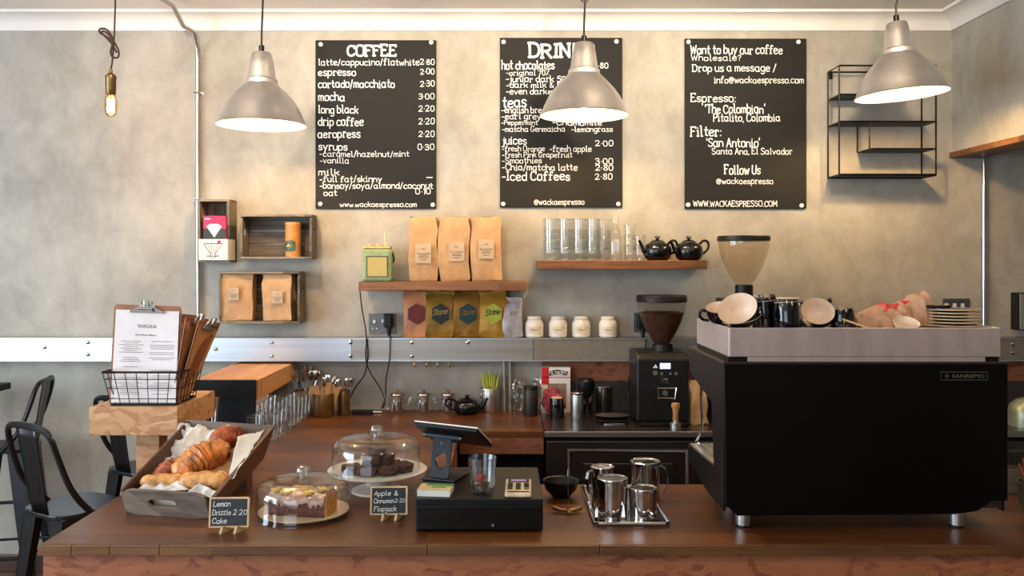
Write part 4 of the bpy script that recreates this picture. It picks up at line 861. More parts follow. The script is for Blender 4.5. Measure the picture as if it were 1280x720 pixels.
# ================= PASTRY TRAY =================
t = thing('pastry_tray', 'grey wooden display tray propped up at the back and lined with paper', 'tray', G(210, 645))
tA = [P(150, 612, 2.57), P(270, 620, 2.545), P(344, 532, 2.96), P(234, 525, 2.98)]
bA = [G(158, 642), G(262, 649), P(330, 562, 2.93), P(240, 556, 2.95)]
bA[2].z = bA[3].z = CT + .085
cen = sum(tA, Vector()) / 4
def side(i, j, name, mt, hole=None):
    a, b, c, d = bA[i], bA[j], tA[j], tA[i]; n = (b - a).cross(d - a).normalized() * .011
    if n.dot(cen - a) < 0: n = -n
    m = MB()
    if hole: m.holed(a, b - a, d - a, n, hole)
    else: m.hexa([a, b, b + n, a + n, d, c, c + n, d + n])
    return m.build(name, mt, t, bevel=.0015 if not hole else 0)
side(0, 1, 'front_board', M_traywood, (.47, .50, .17, .17, 4)); side(1, 2, 'side_board', M_trayin); side(3, 0, 'side_board', M_trayin); side(2, 3, 'back_board', M_traywood)
up = Vector((0, 0, .006)); m = MB(); m.hexa([p + up * .3 for p in bA] + [p + up * 1.6 for p in bA]); m.build('tray_floor', M_trayin, t)
m = MB(); x0, x1 = bA[3].x + .03, bA[2].x - .03; m.box(x0, x1, 2.84, 2.90, CT, CT + .062); m.build('rear_foot', M_trayin, t)
def crumple(name, corners, amp, label=None, seed=0, nu=16, nv=12, mt=None, parent=None, fine=1.):
    c = [P(*q) for q in corners]; rows = []; nn = (c[1] - c[0]).cross(c[3] - c[0]).normalized()
    for i in range(nu):
        r_ = []
        for j in range(nv):
            a_, b_ = i / (nu - 1), j / (nv - 1); p = c[0] * (1 - a_) * (1 - b_) + c[1] * a_ * (1 - b_) + c[2] * a_ * b_ + c[3] * (1 - a_) * b_
            k = Vector((p.x * 22, p.y * 22, p.z * 22 + seed * 7)); e = nvec(k) * amp * .6 + nn * abs(noise.noise(k * 1.6 * fine)) * amp * 1.6
            r_.append(p + e)
        rows.append(r_)
    m = MB(); m.grid(rows); o = m.build(name, mt or M_paper, parent); s_ = o.modifiers.new('thick', 'SOLIDIFY'); s_.thickness = .0008
    if label: tag(o, label, 'paper', 'paper liners in the tray')
    return o
crumple('liner_paper', [(183, 606, 2.68), (228, 525, 2.955), (279, 529, 2.95), (240, 603, 2.70)], .030, 'crumpled white paper rising at the back left of the pastry tray', 1, 20, 16)
crumple('liner_paper', [(282, 603, 2.64), (296, 546, 2.83), (330, 536, 2.915), (291, 597, 2.64)], .008, 'smooth white paper flap along the right side of the pastry tray', 2)
crumple('liner_paper', [(172, 610, 2.60), (203, 592, 2.66), (238, 610, 2.60), (182, 617, 2.585)], .014, 'crumpled white paper at the front left corner of the pastry tray', 3)
crumple('liner_paper', [(236, 614, 2.60), (246, 603, 2.62), (276, 612, 2.59), (262, 620, 2.575)], .012, 'small white paper fold at the front right corner of the pastry tray', 4)
crumple('liner_paper', [(186, 612, 2.61), (254, 616, 2.598), (255, 636, 2.598), (192, 634, 2.61)], .003, 'white paper showing through the grip hole of the pastry tray', 6)
crumple('liner_paper', [(180, 606, 2.66), (240, 560, 2.86), (318, 560, 2.86), (268, 614, 2.62)], .010, 'buff paper sheet lying under the pastries', 5, mt=M_kraft)
M_cro = mat('golden_croissant_crust', (206, 128, 62), .4, var=.34, scale=45, bmp=.6, coat=.1, stretch=(1, 1, .5)); M_cro2 = mat('dark_baked_crust', (170, 84, 40), .45, var=.34, scale=50, bmp=.6, coat=.1); M_pain = mat('pale_golden_pastry', (224, 158, 92), .45, var=.3, scale=40, bmp=.5, coat=.1)
def croissant(label, c, L, r, ang, bend=.4, ridges=6, mt=None, flat=.85, tilt=0, name='croissant'):
    m = MB(); n = 48; pts = []; rs = []
    for i in range(n + 1):
        f = i / n * 2 - 1; pr_ = (1 - abs(f) ** 2.2) ** .6 if abs(f) < 1 else 0
        saw = ((i / n * ridges * 2) % 1); rr = r * (.16 + .84 * pr_) * (.84 + .24 * (1 - saw if f > 0 else saw))
        pts.append((f * L / 2, -bend * L * .5 * f * f + bend * L * .25, 0)); rs.append(rr)
    m.T = Matrix.Translation(c) @ Matrix.Rotation(ang, 4, 'Z') @ Matrix.Rotation(tilt, 4, 'Y') @ Matrix.Scale(flat, 4, (0, 0, 1)); m.tube(pts, rs, 18)
    rr_ = random.Random(label)
    m.v = [v + nvec(v * 30) * .004 for v in m.v]
    o = m.build(name, mt or M_cro, None); off = Vector(c); o.data.transform(Matrix.Translation(-off)); o.location = off; tag(o, label, 'pastry', 'croissants in the tray'); return o
def at(px, py, Y): return P(px, py, Y)
croissant('large ridged golden croissant in the middle of the tray', at(252, 574, 2.745), .185, .053, .75, .3, 4, tilt=-.35)
croissant('dark brown croissant end on at the back of the tray', at(285, 548, 2.88), .13, .044, 1.2, .2, 4, M_cro2, .9)
croissant('reddish brown croissant tucked behind the large one on the right', at(274, 576, 2.80), .14, .040, 1.3, .3, 5, M_cro2)
croissant('small croissant tip against the paper left of the large croissant', at(214, 586, 2.72), .12, .030, .9, .3, 4, M_cro2, tilt=-.3)
def roll(label, c, L, W, H, ang, mt):
    m = MB(); rows = []
    for i in range(17):
        f = i / 16 * 2 - 1; e = (1 - abs(f) ** 6) ** .5 if abs(f) < 1 else 0
        rows.append([Vector((f * L / 2, W / 2 * e * math.copysign(abs(math.cos(a_)) ** .7, math.cos(a_)), H / 2 * e * math.copysign(abs(math.sin(a_)) ** .8, math.sin(a_)) * (1.1 + .1 * math.cos(f * 9)))) for a_ in [2 * math.pi * k / 16 for k in range(17)]])
    m.T = Matrix.Translation(c) @ Matrix.Rotation(ang, 4, 'Z'); m.grid(rows); m.v = [v + nvec(v * 40) * .0015 for v in m.v]
    o = m.build('pastry_roll', mt); o.data.transform(Matrix.Translation(-Vector(c))); o.location = c; tag(o, label, 'pastry', 'rolls in the tray')
roll('pale golden rectangular pastry at the front right of the tray', at(255, 601, 2.655), .15, .075, .048, .12, M_pain)
roll('flat golden pastry partly covered at the front left of the tray', at(203, 601, 2.655), .13, .06, .036, .3, M_pain)
# ================= CHALK SIGNS =================
def sign(px, by, wpx, hpx, Y, yaw, label, lines):
    g = P(px, by, Y); g.z = CT; k = Y / F; W, H = wpx * k, hpx * k; t = thing('chalk_sign', label, 'sign', g, 'small chalk signs')
    T = Matrix.Translation(g + Vector((0, 0, .012))) @ Matrix.Rotation(yaw, 4, 'Z') @ Matrix.Rotation(-.14, 4, 'X')
    m = MB(); m.T = T; m.box(-W / 2 + .003, W / 2 - .003, -.001, .004, .003, H - .003); m.build('slate', M_board2, t)
    m = MB(); m.T = T; e = .0045
    for q in ((-W / 2, W / 2, -.003, .005, 0, e), (-W / 2, W / 2, -.003, .005, H - e, H), (-W / 2, -W / 2 + e, -.003, .005, e, H - e), (W / 2 - e, W / 2, -.003, .005, e, H - e)): m.box(*q)
    m.build('frame', mat('pale_pine', (206, 176, 130), .5), t, bevel=.001)
    m = MB(); m.T = Matrix.Translation(g) @ Matrix.Rotation(yaw, 4, 'Z')
    for a_ in (-.022, .016):
        m.hexa([(a_, -.018, 0), (a_ + .006, -.018, 0), (a_ + .03, .03, 0), (a_ + .02, .03, 0), (a_ + .004, -.012, .018), (a_ + .010, -.012, .018), (a_ + .024, .02, .016), (a_ + .018, .02, .016)])
    m.build('foot', MATS['pale_pine'], t)
    u = (T.to_3x3() @ Vector((1, 0, 0))); v = (T.to_3x3() @ Vector((0, 0, 1)))
    for s_, x, z, w_, c in lines: chalk(s_, T @ Vector((-W / 2 + x * W, -.0012, z * H)), u, v, w_ * W, c * H, M_chalk, t, hw=.42, shear=.12)
M_board2 = mat('small_slate', (24, 26, 30), .5)
sign(286, 665, 49, 37, 2.415, .05, 'small chalk sign reading Lemon Drizzle Cake, in front of the nearer glass dome', [('Lemon', .10, .70, .42, .17), ('Drizzle', .08, .42, .46, .17), ('2·20', .60, .42, .34, .17), ('Cake', .08, .14, .36, .17)])
sign(486, 648, 46, 35, 2.535, .04, 'small chalk sign reading Apple and Cinnamon Flapjack, below the cake stand', [('Apple', .10, .68, .44, .16), ('&', .64, .68, .1, .17), ('Cinnamon', .09, .42, .54, .15), ('2·20', .66, .44, .28, .13), ('Flapjack', .10, .14, .6, .16)])
# ================= GLASS DOMES =================
def dome(c, r, h, label, kn=.036):
    t = thing('glass_dome', label, 'cake dome', c, 'glass cake domes')
    prof = [(r + .003, 0), (r + .003, .004), (r, .008)] + [(r, h * .5), (r * .995, h * .66), (r * .97, h * .78), (r * .90, h * .89), (r * .78, h * .955), (r * .6, h * .985), (r * .3, h), (.02, h + .001)]
    m = MB(); m.lathe(prof, c, 64); m.lathe([(r - .003, .002), (r - .003, h * .65), (r * .95, h * .78), (r * .88, h * .87), (r * .76, h * .93), (r * .3, h - .005), (0, h - .005)], c, 64); m.build('dome_shell', M_glass, t)
    m = MB(); m.lathe([(.010, h), (.009, h + .008), (.018, h + .014), (.022, h + .022), (.019, h + .031), (.010, h + kn), (0, h + kn)], c, 24); m.lathe([(.012, h + .002), (.014, h + .015), (.012, h + .026), (0, h + .026)], c, 16); m.build('knob', M_glass2, t)
    return t
c1 = P(380, 644, 2.575); c1.z = CT
t = thing('cake_plate', 'white plate carrying the lemon loaf under the nearer dome', 'plate', c1)
m = MB(); m.lathe([(0, .001), (.08, .001), (.085, .003), (.130, .014), (.131, .017), (.085, .008), (0, .007)], c1, 48); m.build('plate_body', M_cream, t)
dome(c1 + Vector((-.003, 0, .0005)), .1365, .108, 'low glass dome over the lemon drizzle loaf')
t = thing('loaf_cake', 'iced lemon drizzle loaf with yellow slices on top, right end cut', 'cake', c1 + Vector((0, 0, .008)))
M_crumb = mat('dark_cake_crust', (96, 48, 36), .7, var=.4, scale=90, bmp=.6); M_icing = mat('thin_white_icing', (176, 132, 112), .3, var=.25, scale=60, coat=.3); M_cut = mat('yellow_cake_crumb', (206, 140, 62), .8, var=.25, scale=160, bmp=.4)
T = Matrix.Translation(c1 + Vector((.004, -.005, .009))) @ Matrix.Rotation(-.16, 4, 'Z')
pf = [(-.043, 0), (-.05, .04), (-.046, .053), (-.03, .062), (0, .066), (.03, .062), (.046, .053), (.05, .04), (.043, 0)]
m = MB(); m.T = T; rows = [[Vector((x, y * s_, z * s_)) for y, z in pf] for x, s_ in [(-.098, .9), (-.09, .98)] + [(-.09 + i * .02, 1) for i in range(1, 9)] + [(.078, 1)]]
for r_ in rows:
    for q in r_: q += nvec(q * 60) * .002; q.z = max(q.z, 0)
m.grid(rows); b = len(m.v); m.add(rows[0], [tuple(range(9))]); m.build('loaf_body', M_crumb, t)
m = MB(); m.T = T; m.add(rows[-1], [tuple(range(9))[::-1]]); m.prism([Vector(q) for q in rows[-1]], (.003, 0, 0)); m.build('cut_face', M_cut, t)
m = MB(); m.T = T; rr = random.Random(4); rows2 = []
for i in range(29):
    x = -.094 + i * .0061; dl = rr.choice([.046, .042, .038, .044, .032]); dr = rr.choice([.05, .04])
    rows2.append([Vector((x, -.0525, dl - .004)), Vector((x, -.0525, max(dl, .046))), Vector((x, -.048, .056)), Vector((x, -.031, .0645)), Vector((x, 0, .069)), Vector((x, .031, .0645)), Vector((x, .048, .056)), Vector((x, .0525, dr))])
m.grid(rows2); m.build('icing', M_icing, t)
M_lem = mat('candied_yellow_slice', (206, 164, 46), .25, var=.25, scale=120, coat=.4)
for x, y, z, r_ in [(-.078, -.02, .067, .014), (-.045, -.026, .066, .018), (-.03, .02, .069, .015), (-.008, .018, .07, .015), (.012, -.006, .071, .017), (.022, -.028, .066, .017), (.048, .012, .070, .016), (.06, -.012, .071, .013)]:
    m = MB(); m.T = T @ Matrix.Translation((x, y, z)) @ Matrix.Rotation(-y * 9, 4, 'X') @ Matrix.Rotation(rr.uniform(-.2, .2), 4, 'Y'); m.lathe([(0, 0), (r_, 0), (r_ * 1.02, .002), (r_ * .8, .0045), (r_ * .3, .003), (0, .004)], n=18); m.build('lemon_slice', M_lem, t)
# stand with dark cake squares
c2 = P(472, 615, 2.85); c2.z = CT
t = thing('cake_stand', 'white footed cake stand behind the apple and cinnamon sign', 'cake stand', c2)
m = MB(); m.lathe([(0, 0), (.085, 0), (.083, .006), (.04, .02), (.03, .04), (.05, .052), (.12, .056), (.158, .066), (.160, .070), (.155, .070), (.12, .062), (0, .060)], c2, 56); m.build('stand_body', M_ceramic, t)
dome(c2 + Vector((-.004, 0, .0640)), .142, .112, 'taller glass dome on the white stand over dark cake squares')
M_brown = mat('dark_flapjack', (74, 36, 22), .75, var=.45, scale=110, bmp=.7)
pcs = [(-.075, -.03, 0, .3, 'left'), (-.02, -.06, 0, -.2, 'front middle'), (.045, -.045, 0, .2, 'front right'), (.085, .005, 0, .6, 'far right'), (-.02, .03, 0, .1, 'back left'), (.04, .05, 0, -.4, 'back right'), (-.01, -.035, .028, .5, 'upper left'), (.035, .0, .028, -.3, 'upper right'), (.0, -.005, .053, .9, 'topmost')]
for i, (x, y, z, a_, lb) in enumerate(pcs):
    m = MB(); rr = random.Random(i); s_ = .031 if z == 0 else .026; g = []
    for zz in (0, .5, 1):
        for k in range(8):
            q = 2 * math.pi * k / 8 + math.pi / 8; c, s2 = (math.copysign(abs(w_) ** .45, w_) for w_ in (math.cos(q), math.sin(q))); f = 1.05
            g.append(Vector((c * s_ * f * rr.uniform(.78, 1.12), s2 * s_ * f * rr.uniform(.78, 1.12), zz * .026 * rr.uniform(.85, 1.0))))
    fs = [tuple(range(8))[::-1], tuple(range(16, 24))] + [(r_ * 8 + k, r_ * 8 + (k + 1) % 8, r_ * 8 + 8 + (k + 1) % 8, r_ * 8 + 8 + k) for r_ in (0, 1) for k in range(8)]
    o = m.add(g, fs).build('flapjack', M_brown, None, bevel=.003); o.location = c2 + Vector((x - .004, y * .8, .0635 + z)); o.rotation_euler = (R.uniform(-.2, .2) * (z > 0), R.uniform(-.25, .25) * (z > 0), a_)
    tag(o, f'dark sticky flapjack square, {lb} of the pile under the taller dome', 'cake', 'flapjack squares')
# ================= TILL =================
ZD = E - .654
t = thing('cash_drawer', 'black metal cash drawer on the front counter', 'cash drawer', (-.07, 2.6, CT))
xl_, xr_ = (519 - VX) * 2.41 / F, (679 - VX) * 2.41 / F
m = MB(); m.box(xl_, xr_, 2.418, 2.79, CT + .003, ZD); m.build('drawer_case', M_blackm, t, bevel=.003)
m = MB(); m.box(xl_ + .006, xr_ - .006, 2.4085, 2.4175, CT + .008, ZD - .018); d = m.build('drawer', M_black, t, bevel=.002)
m = MB(); m.T = Matrix.Translation((-.03, 2.4085, CT + .02)) @ rotmat((0, 0, 1), (0, -1, 0)); m.lathe([(.004, 0), (.004, .002), (0, .0025)], n=10); m.build('lock', M_steel, d)
for x in (xl_ + .03, xr_ - .03):
    for y in (2.45, 2.75): m = MB(); m.cyl(.01, CT, CT + .0035, (x, y, 0), 10); m.build('foot', M_blackm, t)
# tablet on its stand
t = thing('till_tablet', 'tablet till on a dark bent stand with a ringed hole, seen from behind', 'tablet', (-.13, 2.65, ZD))
TL, TR, BR = P(518, 527, 2.68), P(597, 536, 2.60), P(615, 555, 2.76); BL = TL + BR - TR
n = (TR - TL).cross(BL - TL).normalized()
if n.z > 0: n = -n
m = MB(); m.hexa([TL, TR, BR, BL] + [p + n * .011 for p in (TL, TR, BR, BL)]); m.build('back_shell', M_blackm, t, bevel=.003)
m = MB(); m.hexa([p - n * .0045 for p in (TL, TR, BR, BL)] + [p - n * .0002 for p in (TL, TR, BR, BL)]); m.build('white_bezel', M_ceramic, t, bevel=.001)
m = MB(); q = [TL * .93 + BR * .07, TR * .93 + BL * .07, BR * .93 + TL * .07, BL * .93 + TR * .07]; m.hexa([p - n * .0050 for p in q] + [p - n * .0044 for p in q]); m.build('screen', M_black, t)
M_slate = mat('dark_blue_grey_metal', (44, 48, 58), .4, .5)
h0, h1 = P(533, 543, 2.66), P(579, 548, 2.66)
h0 = TL + (BL - TL) * .32 + (TR - TL) * .12 + n * .022; h1 = TL + (BL - TL) * .32 + (TR - TL) * .68 + n * .022
m = MB(); m.tube([h0, h1], .010, 12); m.build('hinge_bar', M_slate, t)
for e_, s_ in ((h0, -1), (h1, 1)):
    m = MB(); d_ = (h1 - h0).normalized() * s_; m.tube([e_, e_ + d_ * .005], .0085, 12); m.build('hinge_cap', M_steel, t)
hc = h0 * .5 + h1 * .5; bt = P(550, 602, 2.62); bt.z = ZD + .006
hd = (h1 - h0).normalized(); a_ = hc - hd * .028; b_ = bt - hd * .032
m = MB(); uu = hd * .060; vv = (hc - bt); m.holed(bt - hd * .031, hd * .062, vv, vv.cross(uu).normalized() * -.006, (.52, .40, .28, .20, 2), 32); m.build('stem', M_slate, t, bevel=.001)
cc = bt - hd * .031 + hd * .062 * .52 + vv * .40; m = MB()
vn = vv.normalized(); m.tube([cc + hd * (.0175 * math.cos(q)) + vn * (.2 * vv.length * math.sin(q)) - vv.cross(uu).normalized() * .001 for q in [2 * math.pi * i / 32 for i in range(32)]], .0022, 6, True); m.build('hole_ring', M_steel, t)
m = MB(); m.T = Matrix.Translation((bt.x + .01, bt.y + .035, ZD)) @ Matrix.Rotation(-.35, 4, 'Z'); m.box(-.055, .055, -.05, .07, .0005, .0065); m.build('stand_base', M_slate, t, bevel=.002)
em = bt + vv * .75 - vv.cross(uu).normalized() * -.0035
nn = vv.cross(uu).normalized(); nn = nn if nn.y < 0 else -nn
m = MB(); pz = bt + vv * .80 + nn * .0075
m.tube([pz - hd * .004 + vn * .006, pz + hd * .004 + vn * .001, pz - hd * .004 - vn * .004], .0008, 5); m.box(pz.x - .010, pz.x + .010, pz.y - .0005, pz.y + .0005, pz.z - .011, pz.z - .009); m.build('emblem', mat('pale_emblem', (170, 172, 180), .5), t)
o = cable([P(565, 603, 2.70), P(580, 597, 2.74), P(598, 590, 2.785)], 'black cable running from the tablet stand over the drawer', .0025)
for v in o.data.vertices: v.co.z = max(ZD + .0005, min(v.co.z, ZD + .006))
# card stack
x0, x1 = -.232, -.135
t = thing('loyalty_cards', 'small pile of white cards with a green printed top, on the cash drawer', 'cards', (-.18, 2.47, ZD))
m = MB(); m.T = Matrix.Translation((-.192, 2.475, ZD)) @ Matrix.Rotation(-.10, 4, 'Z')
for i in range(9): m.box(-.046 + R.uniform(-.001, .001), .046 + R.uniform(-.001, .001), -.036, .036, .0005 + i * .0019, .002 + i * .0019)
m.build('cards', M_paper, t)
m = MB(); m.T = Matrix.Translation((-.192, 2.475, ZD)) @ Matrix.Rotation(-.10, 4, 'Z'); m.box(-.046, .046, -.036, .036, .0178, .0188); m.build('top_card', mat('cream_card', (196, 178, 130), .6), t)
m = MB(); m.T = Matrix.Translation((-.192, 2.475, ZD)) @ Matrix.Rotation(-.10, 4, 'Z'); m.box(-.03, .046, .012, .036, .0188, .0193); m.box(-.01, .03, -.01, .004, .0188, .0193); m.build('green_print', mat('green_print', (60, 130, 60), .6), t)
# tip glass with spoons
gx = P(603, 616, 2.47); gx.z = ZD
t = thing('tip_glass', 'clear faceted tumbler holding coins on the cash drawer', 'glass', gx)
m = MB(); n_ = 20; H = .104; rows = []
prf = [(.006, .010), (.024, .010), (.0275, .014), (.0345, H * .75), (.0375, H), (.040, H), (.0385, H * .75), (.0325, .012), (.030, .001), (.006, .001)]
for k in range(n_ * 2):
    a_ = math.pi * k / n_; f = [1, 1, 1, 1, 1, 1, 1, (.95 if k % 2 else 1.03), (.93 if k % 2 else 1.02), 1]; rows.append([gx + Vector((r_ * ff * math.cos(a_), r_ * ff * math.sin(a_), z)) for (r_, z), ff in zip(prf, f)])
m.grid(rows, True, True); m.build('glass_body', glass('thick_glass', (238, 240, 240), gl=1.1, base=.10), t)
for i in range(14):
    m = MB(); m.T = Matrix.Translation(gx + Vector((R.uniform(-.014, .014), R.uniform(-.014, .014), .013 + i * .0022))) @ Matrix.Rotation(R.uniform(-.35, .35), 4, 'X') @ Matrix.Rotation(R.uniform(-.35, .35), 4, 'Y'); m.cyl(.0105, 0, .0018, n=14)
    tag(m.build('coin', M_gold if i % 3 else M_brush), 'coin heaped in the clear tumbler on the cash drawer', 'coin', 'coins in the tumbler')
m = MB(); m.ball(gx + Vector((-.006, -.012, .045)), .012, .006, .014, 12); tag(m.build('red_sweet', M_red), 'small dark red wrapped sweet among the coins in the tumbler', 'sweet')
# card reader
cr = Vector((P(648, 0, 2.49).x, 2.495, ZD)); T = Matrix.Translation(cr) @ Matrix.Rotation(-.03, 4, 'Z')
t = thing('card_reader', 'small cream card reader with purple screen lying on the cash drawer', 'card reader', cr)
m = MB(); m.T = T; m.hexa([(-.037, -.068, .0005), (.037, -.068, .0005), (.037, .068, .0005), (-.037, .068, .0005), (-.037, -.068, .012), (.037, -.068, .012), (.037, .068, .02), (-.037, .068, .02)]); m.build('reader_body', mat('cream_reader_plastic', (214, 196, 162), .4), t, bevel=.005)
zz = lambda y: .0163 + y * .0588
def pad(x0, x1, y0, y1, nm, mt, h=.0012): m = MB(); m.T = T; m.hexa([(x0, y0, zz(y0) - .001), (x1, y0, zz(y0) - .001), (x1, y1, zz(y1) - .001), (x0, y1, zz(y1) - .001), (x0, y0, zz(y0) + h), (x1, y0, zz(y0) + h), (x1, y1, zz(y1) + h), (x0, y1, zz(y1) + h)]); m.build(nm, mt, t)
pad(-.030, .030, .032, .058, 'screen_surround', M_blackm); pad(-.022, .022, .036, .054, 'screen', mat('purple_screen', (150, 120, 190), .3, emit=.15), .0016)
for i in range(3):
    for j in range(3): pad(-.030 + i * .023, -.016 + i * .023, -.032 + j * .020, -.019 + j * .020, 'key', mat('green_key', (30, 110, 60), .4) if (i == 2 and j == 0) else M_blackm, .0022)
pad(-.030, .030, -.056, -.050, 'card_slot', M_blackm)
# ================= BOWL, BRASS STAND, MILK JUGS =================
c = P(701, 620, 2.78); c.z = CT; m = MB(); m.lathe([(0, 0), (.028, 0), (.03, .004), (.048, .022), (.056, .048), (.057, .052), (.053, .050), (.045, .026), (.026, .008), (0, .007)], c, 36); tag(m.build('black_bowl', M_blackm), 'small black bowl on the counter between cash drawer and milk jugs', 'bowl')
c = P(710, 645, 2.59); c.z = CT
t = thing('brass_tripod', 'small three armed brass stand with a thin upright wire in front of the black bowl', 'ornament', c)
for a_ in (-1.45, .35, 2.8):
    d = Vector((math.cos(a_), math.sin(a_), 0)); L = .045 if a_ > 0 else .02
    m = MB(); m.tube([c + Vector((0, 0, .009)), c + d * L * .5 + Vector((0, 0, .008)), c + d * L + Vector((0, 0, .014))], [.0045, .0055, .0065], 8); m.build('arm', mat('dull_brass', (120, 92, 62), .35, .9), t)
m = MB(); m.cyl(.006, 0, .014, c, 10); m.build('hub', M_gold, t)
m = MB(); m.tube([c + Vector((0, 0, .012)), c + Vector((0, .0, .118))], .0010, 5); m.tube([c + Vector((0, 0, .112)), c + Vector((0, 0, .13))], .0018, 5); m.build('wire', M_steel, t)
t = thing('drip_tray', 'shallow steel tray holding the four upturned milk jugs', 'tray', (.36, 2.66, CT))
m = MB(); X0, X1, Y0, Y1 = .255, .462, 2.462, 2.87; m.box(X0 + .006, X1 - .006, Y0 + .006, Y1 - .006, CT + .0005, CT + .003); m.build('tray_floor', M_steel, t)
m = MB(); m.tube([(X0 + .01, Y0, CT + .008), (X1 - .01, Y0, CT + .008), (X1, Y0 + .01, CT + .008), (X1, Y1 - .01, CT + .008), (X1 - .01, Y1, CT + .008), (X0 + .01, Y1, CT + .008), (X0, Y1 - .01, CT + .008), (X0, Y0 + .01, CT + .008)], .005, 8, True); m.build('tray_rim', M_steel, t)
def jug(label, px, Y, r, h, rot, hr=True):
    c = Vector(((px - VX) * Y / F, Y, CT + .0035)); t = thing('milk_jug', label, 'milk jug', c, 'upturned steel milk jugs')
    m = MB(); m.lathe([(r * .93, 0), (r * .93, .003), (r * .945, h * .4), (r * .975, h * .85), (r, h - .005), (r * .985, h - .001), (r * .93, h), (r * .86, h - .003), (r * .6, h - .004), (0, h - .003)], c, 44)
    m.build('jug_body', M_steel, t)
    T = Matrix.Translation(c) @ Matrix.Rotation(rot, 4, 'Z')
    if hr:
        m = MB(); m.T = T; k = h * .9; o_ = []
        pts = [(r * .9, 0, k), (r * 1.35, 0, k * .93), (r * 1.5, 0, k * .7), (r * 1.42, 0, k * .35), (r * 1.28, 0, k * .15)]
        for a_, b_ in zip(pts, pts[1:]): m.bar(a_, b_, .014, .004, up=(0, 1, 0)) if False else m.bar(a_, b_, .004, .014, up=(0, 1, 0))
        m.build('handle', M_steel, t)
    m = MB(); m.T = T @ Matrix.Rotation(math.pi, 4, 'Z'); m.hexa([(r * .85, -.012, .0), (r * 1.12, -.003, .0), (r * 1.12, .003, .0), (r * .85, .012, .0), (r * .90, -.006, h * .4), (r * .95, -.001, h * .38), (r * .95, .001, h * .38), (r * .90, .006, h * .4)]); m.build('spout', M_steel, t)
jug('upturned steel milk jug, front left and widest of the four', 765.5, 2.555, .0455, .112, 2.3)
jug('short upturned steel milk jug, front right of the four', 803.5, 2.55, .042, .085, -.6, False)
jug('tall upturned steel milk jug, back right, handle on its right', 806.5, 2.77, .0475, .112, -.35)
jug('small upturned steel milk jug, back left of the four', 753, 2.77, .038, .095, 3.6)
# ================= ESPRESSO MACHINE =================
t = thing('espresso_machine', 'big black two group espresso machine with pale metal cup rail, back towards the counter front', 'coffee machine', (1.0, 2.6, CT))
X0, X1, YF = .603, 1.378, 2.41; q = lambda x, y, dy=0: (P(x, y, YF).x, YF + dy, P(x, y, YF).z)
m = MB(); m.prism([q(x, y) for x, y in ((905, 454), (1260, 454), (1260, 626), (1241, 626), (1222, 639), (1194, 643), (922, 645), (907, 631))], (0, .012, 0)); m.build('rear_panel', M_panel, t, bevel=.002)
prof = [(2.4225, -.283), (2.86, -.285), (2.86, -.36), (2.56, -.41), (2.53, -.59), (2.88, -.60), (2.88, -.65), (2.62, -.685), (2.4225, -.688)]
for x in (X0, X1 - .008): m = MB(); m.prism([(x, y, E + z) for y, z in prof], (.008, 0, 0)); m.build('side_panel', M_blackm, t, bevel=.001)
m = MB(); m.box(X0 + .0085, X1 - .0085, 2.4225, 2.54, E - .68, E - .36); m.box(X0 + .0085, X1 - .0085, 2.4225, 2.85, E - .36, E - .288); m.build('boiler_housing', M_darksteel, t)
m = MB(); m.box(X0 - .004, X1 + .002, 2.405, 2.865, E - .283, E - .276); m.build('top_plate', mat('brown_edged_top', (60, 46, 36), .35, .3), t, bevel=.001)
m = MB(); m.box(X0 + .0085, X1 - .0085, 2.56, 2.90, E - .645, E - .60); m.build('drip_tray', M_brush, t, bevel=.003)
m = MB(); 
for i in range(26): x = X0 + .03 + i * .0285; m.box(x, x + .006, 2.58, 2.88, E - .5995, E - .594)
m.build('drip_grille', M_steel, t)
for x in (X0 + .2, X1 - .2):
    m = MB(); m.cyl(.034, E - .44, E - .36, (x, 2.74, 0), 24); g_ = m.build('group_head', M_steel, t)
    m = MB(); m.cyl(.037, E - .475, E - .442, (x, 2.74, 0), 24); m.tube([(x, 2.78, E - .458), (x, 2.93, E - .47)], [.009, .015], 10); m.build('portafilter', M_blackm, g_)
for x in (X0 + .045, X1 - .045): m = MB(); m.tube([(x, 2.83, E - .37), (x, 2.90, E - .42), (x + .01, 2.91, E - .56), (x - .01, 2.92, E - .60)], .005, 8, smooth_path=1); m.build('steam_wand', M_steel, t)
m = MB(); m.tube([P(886, 608, 2.70), P(893, 616, 2.60)], .006, 8); m.build('chrome_tap', M_steel, t)
# cup rail
ra = [P(911.5, 409, 2.405), P(1250, 407, 2.405)]; zt_ = E - .183; xl_, xr_ = ra[0].x, ra[1].x; yb_ = 2.80; M_cr = mat('pale_satin_metal', (196, 180, 176), .38, .55, var=.06, scale=6, stretch=(4, 1, 1))
t2 = t
for nm, a_ in (('cup_rail', (xl_, xr_, 2.402, 2.408, E - .262, zt_)), ('cup_rail', (xl_ - .002, xl_ + .004, 2.408, yb_, E - .262, zt_)), ('cup_rail', (xr_ - .004, xr_ + .002, 2.408, yb_, E - .262, zt_)), ('cup_rail', (xl_, xr_, yb_ - .006, yb_, E - .262, zt_))):
    m = MB(); m.box(*a_); m.build(nm, M_cr, t, bevel=.0015)
m = MB(); m.box(xl_ + .05, xr_ - .042, 2.402, 2.407, E - .2755, E - .2625); m.build('rail_skirt', M_cr, t)
for q_ in ((xl_ - .001, xl_ + .05), (xr_ - .05, xr_)): m = MB(); m.box(*q_, 2.41, yb_, E - .2755, E - .2625); m.build('rail_block', M_blackm, t)
ZT = E - .196
m = MB(); m.box(xl_ + .0045, xr_ - .0045, 2.4085, yb_ - .0065, ZT - .004, ZT); m.build('cup_tray_floor', M_brush, t)
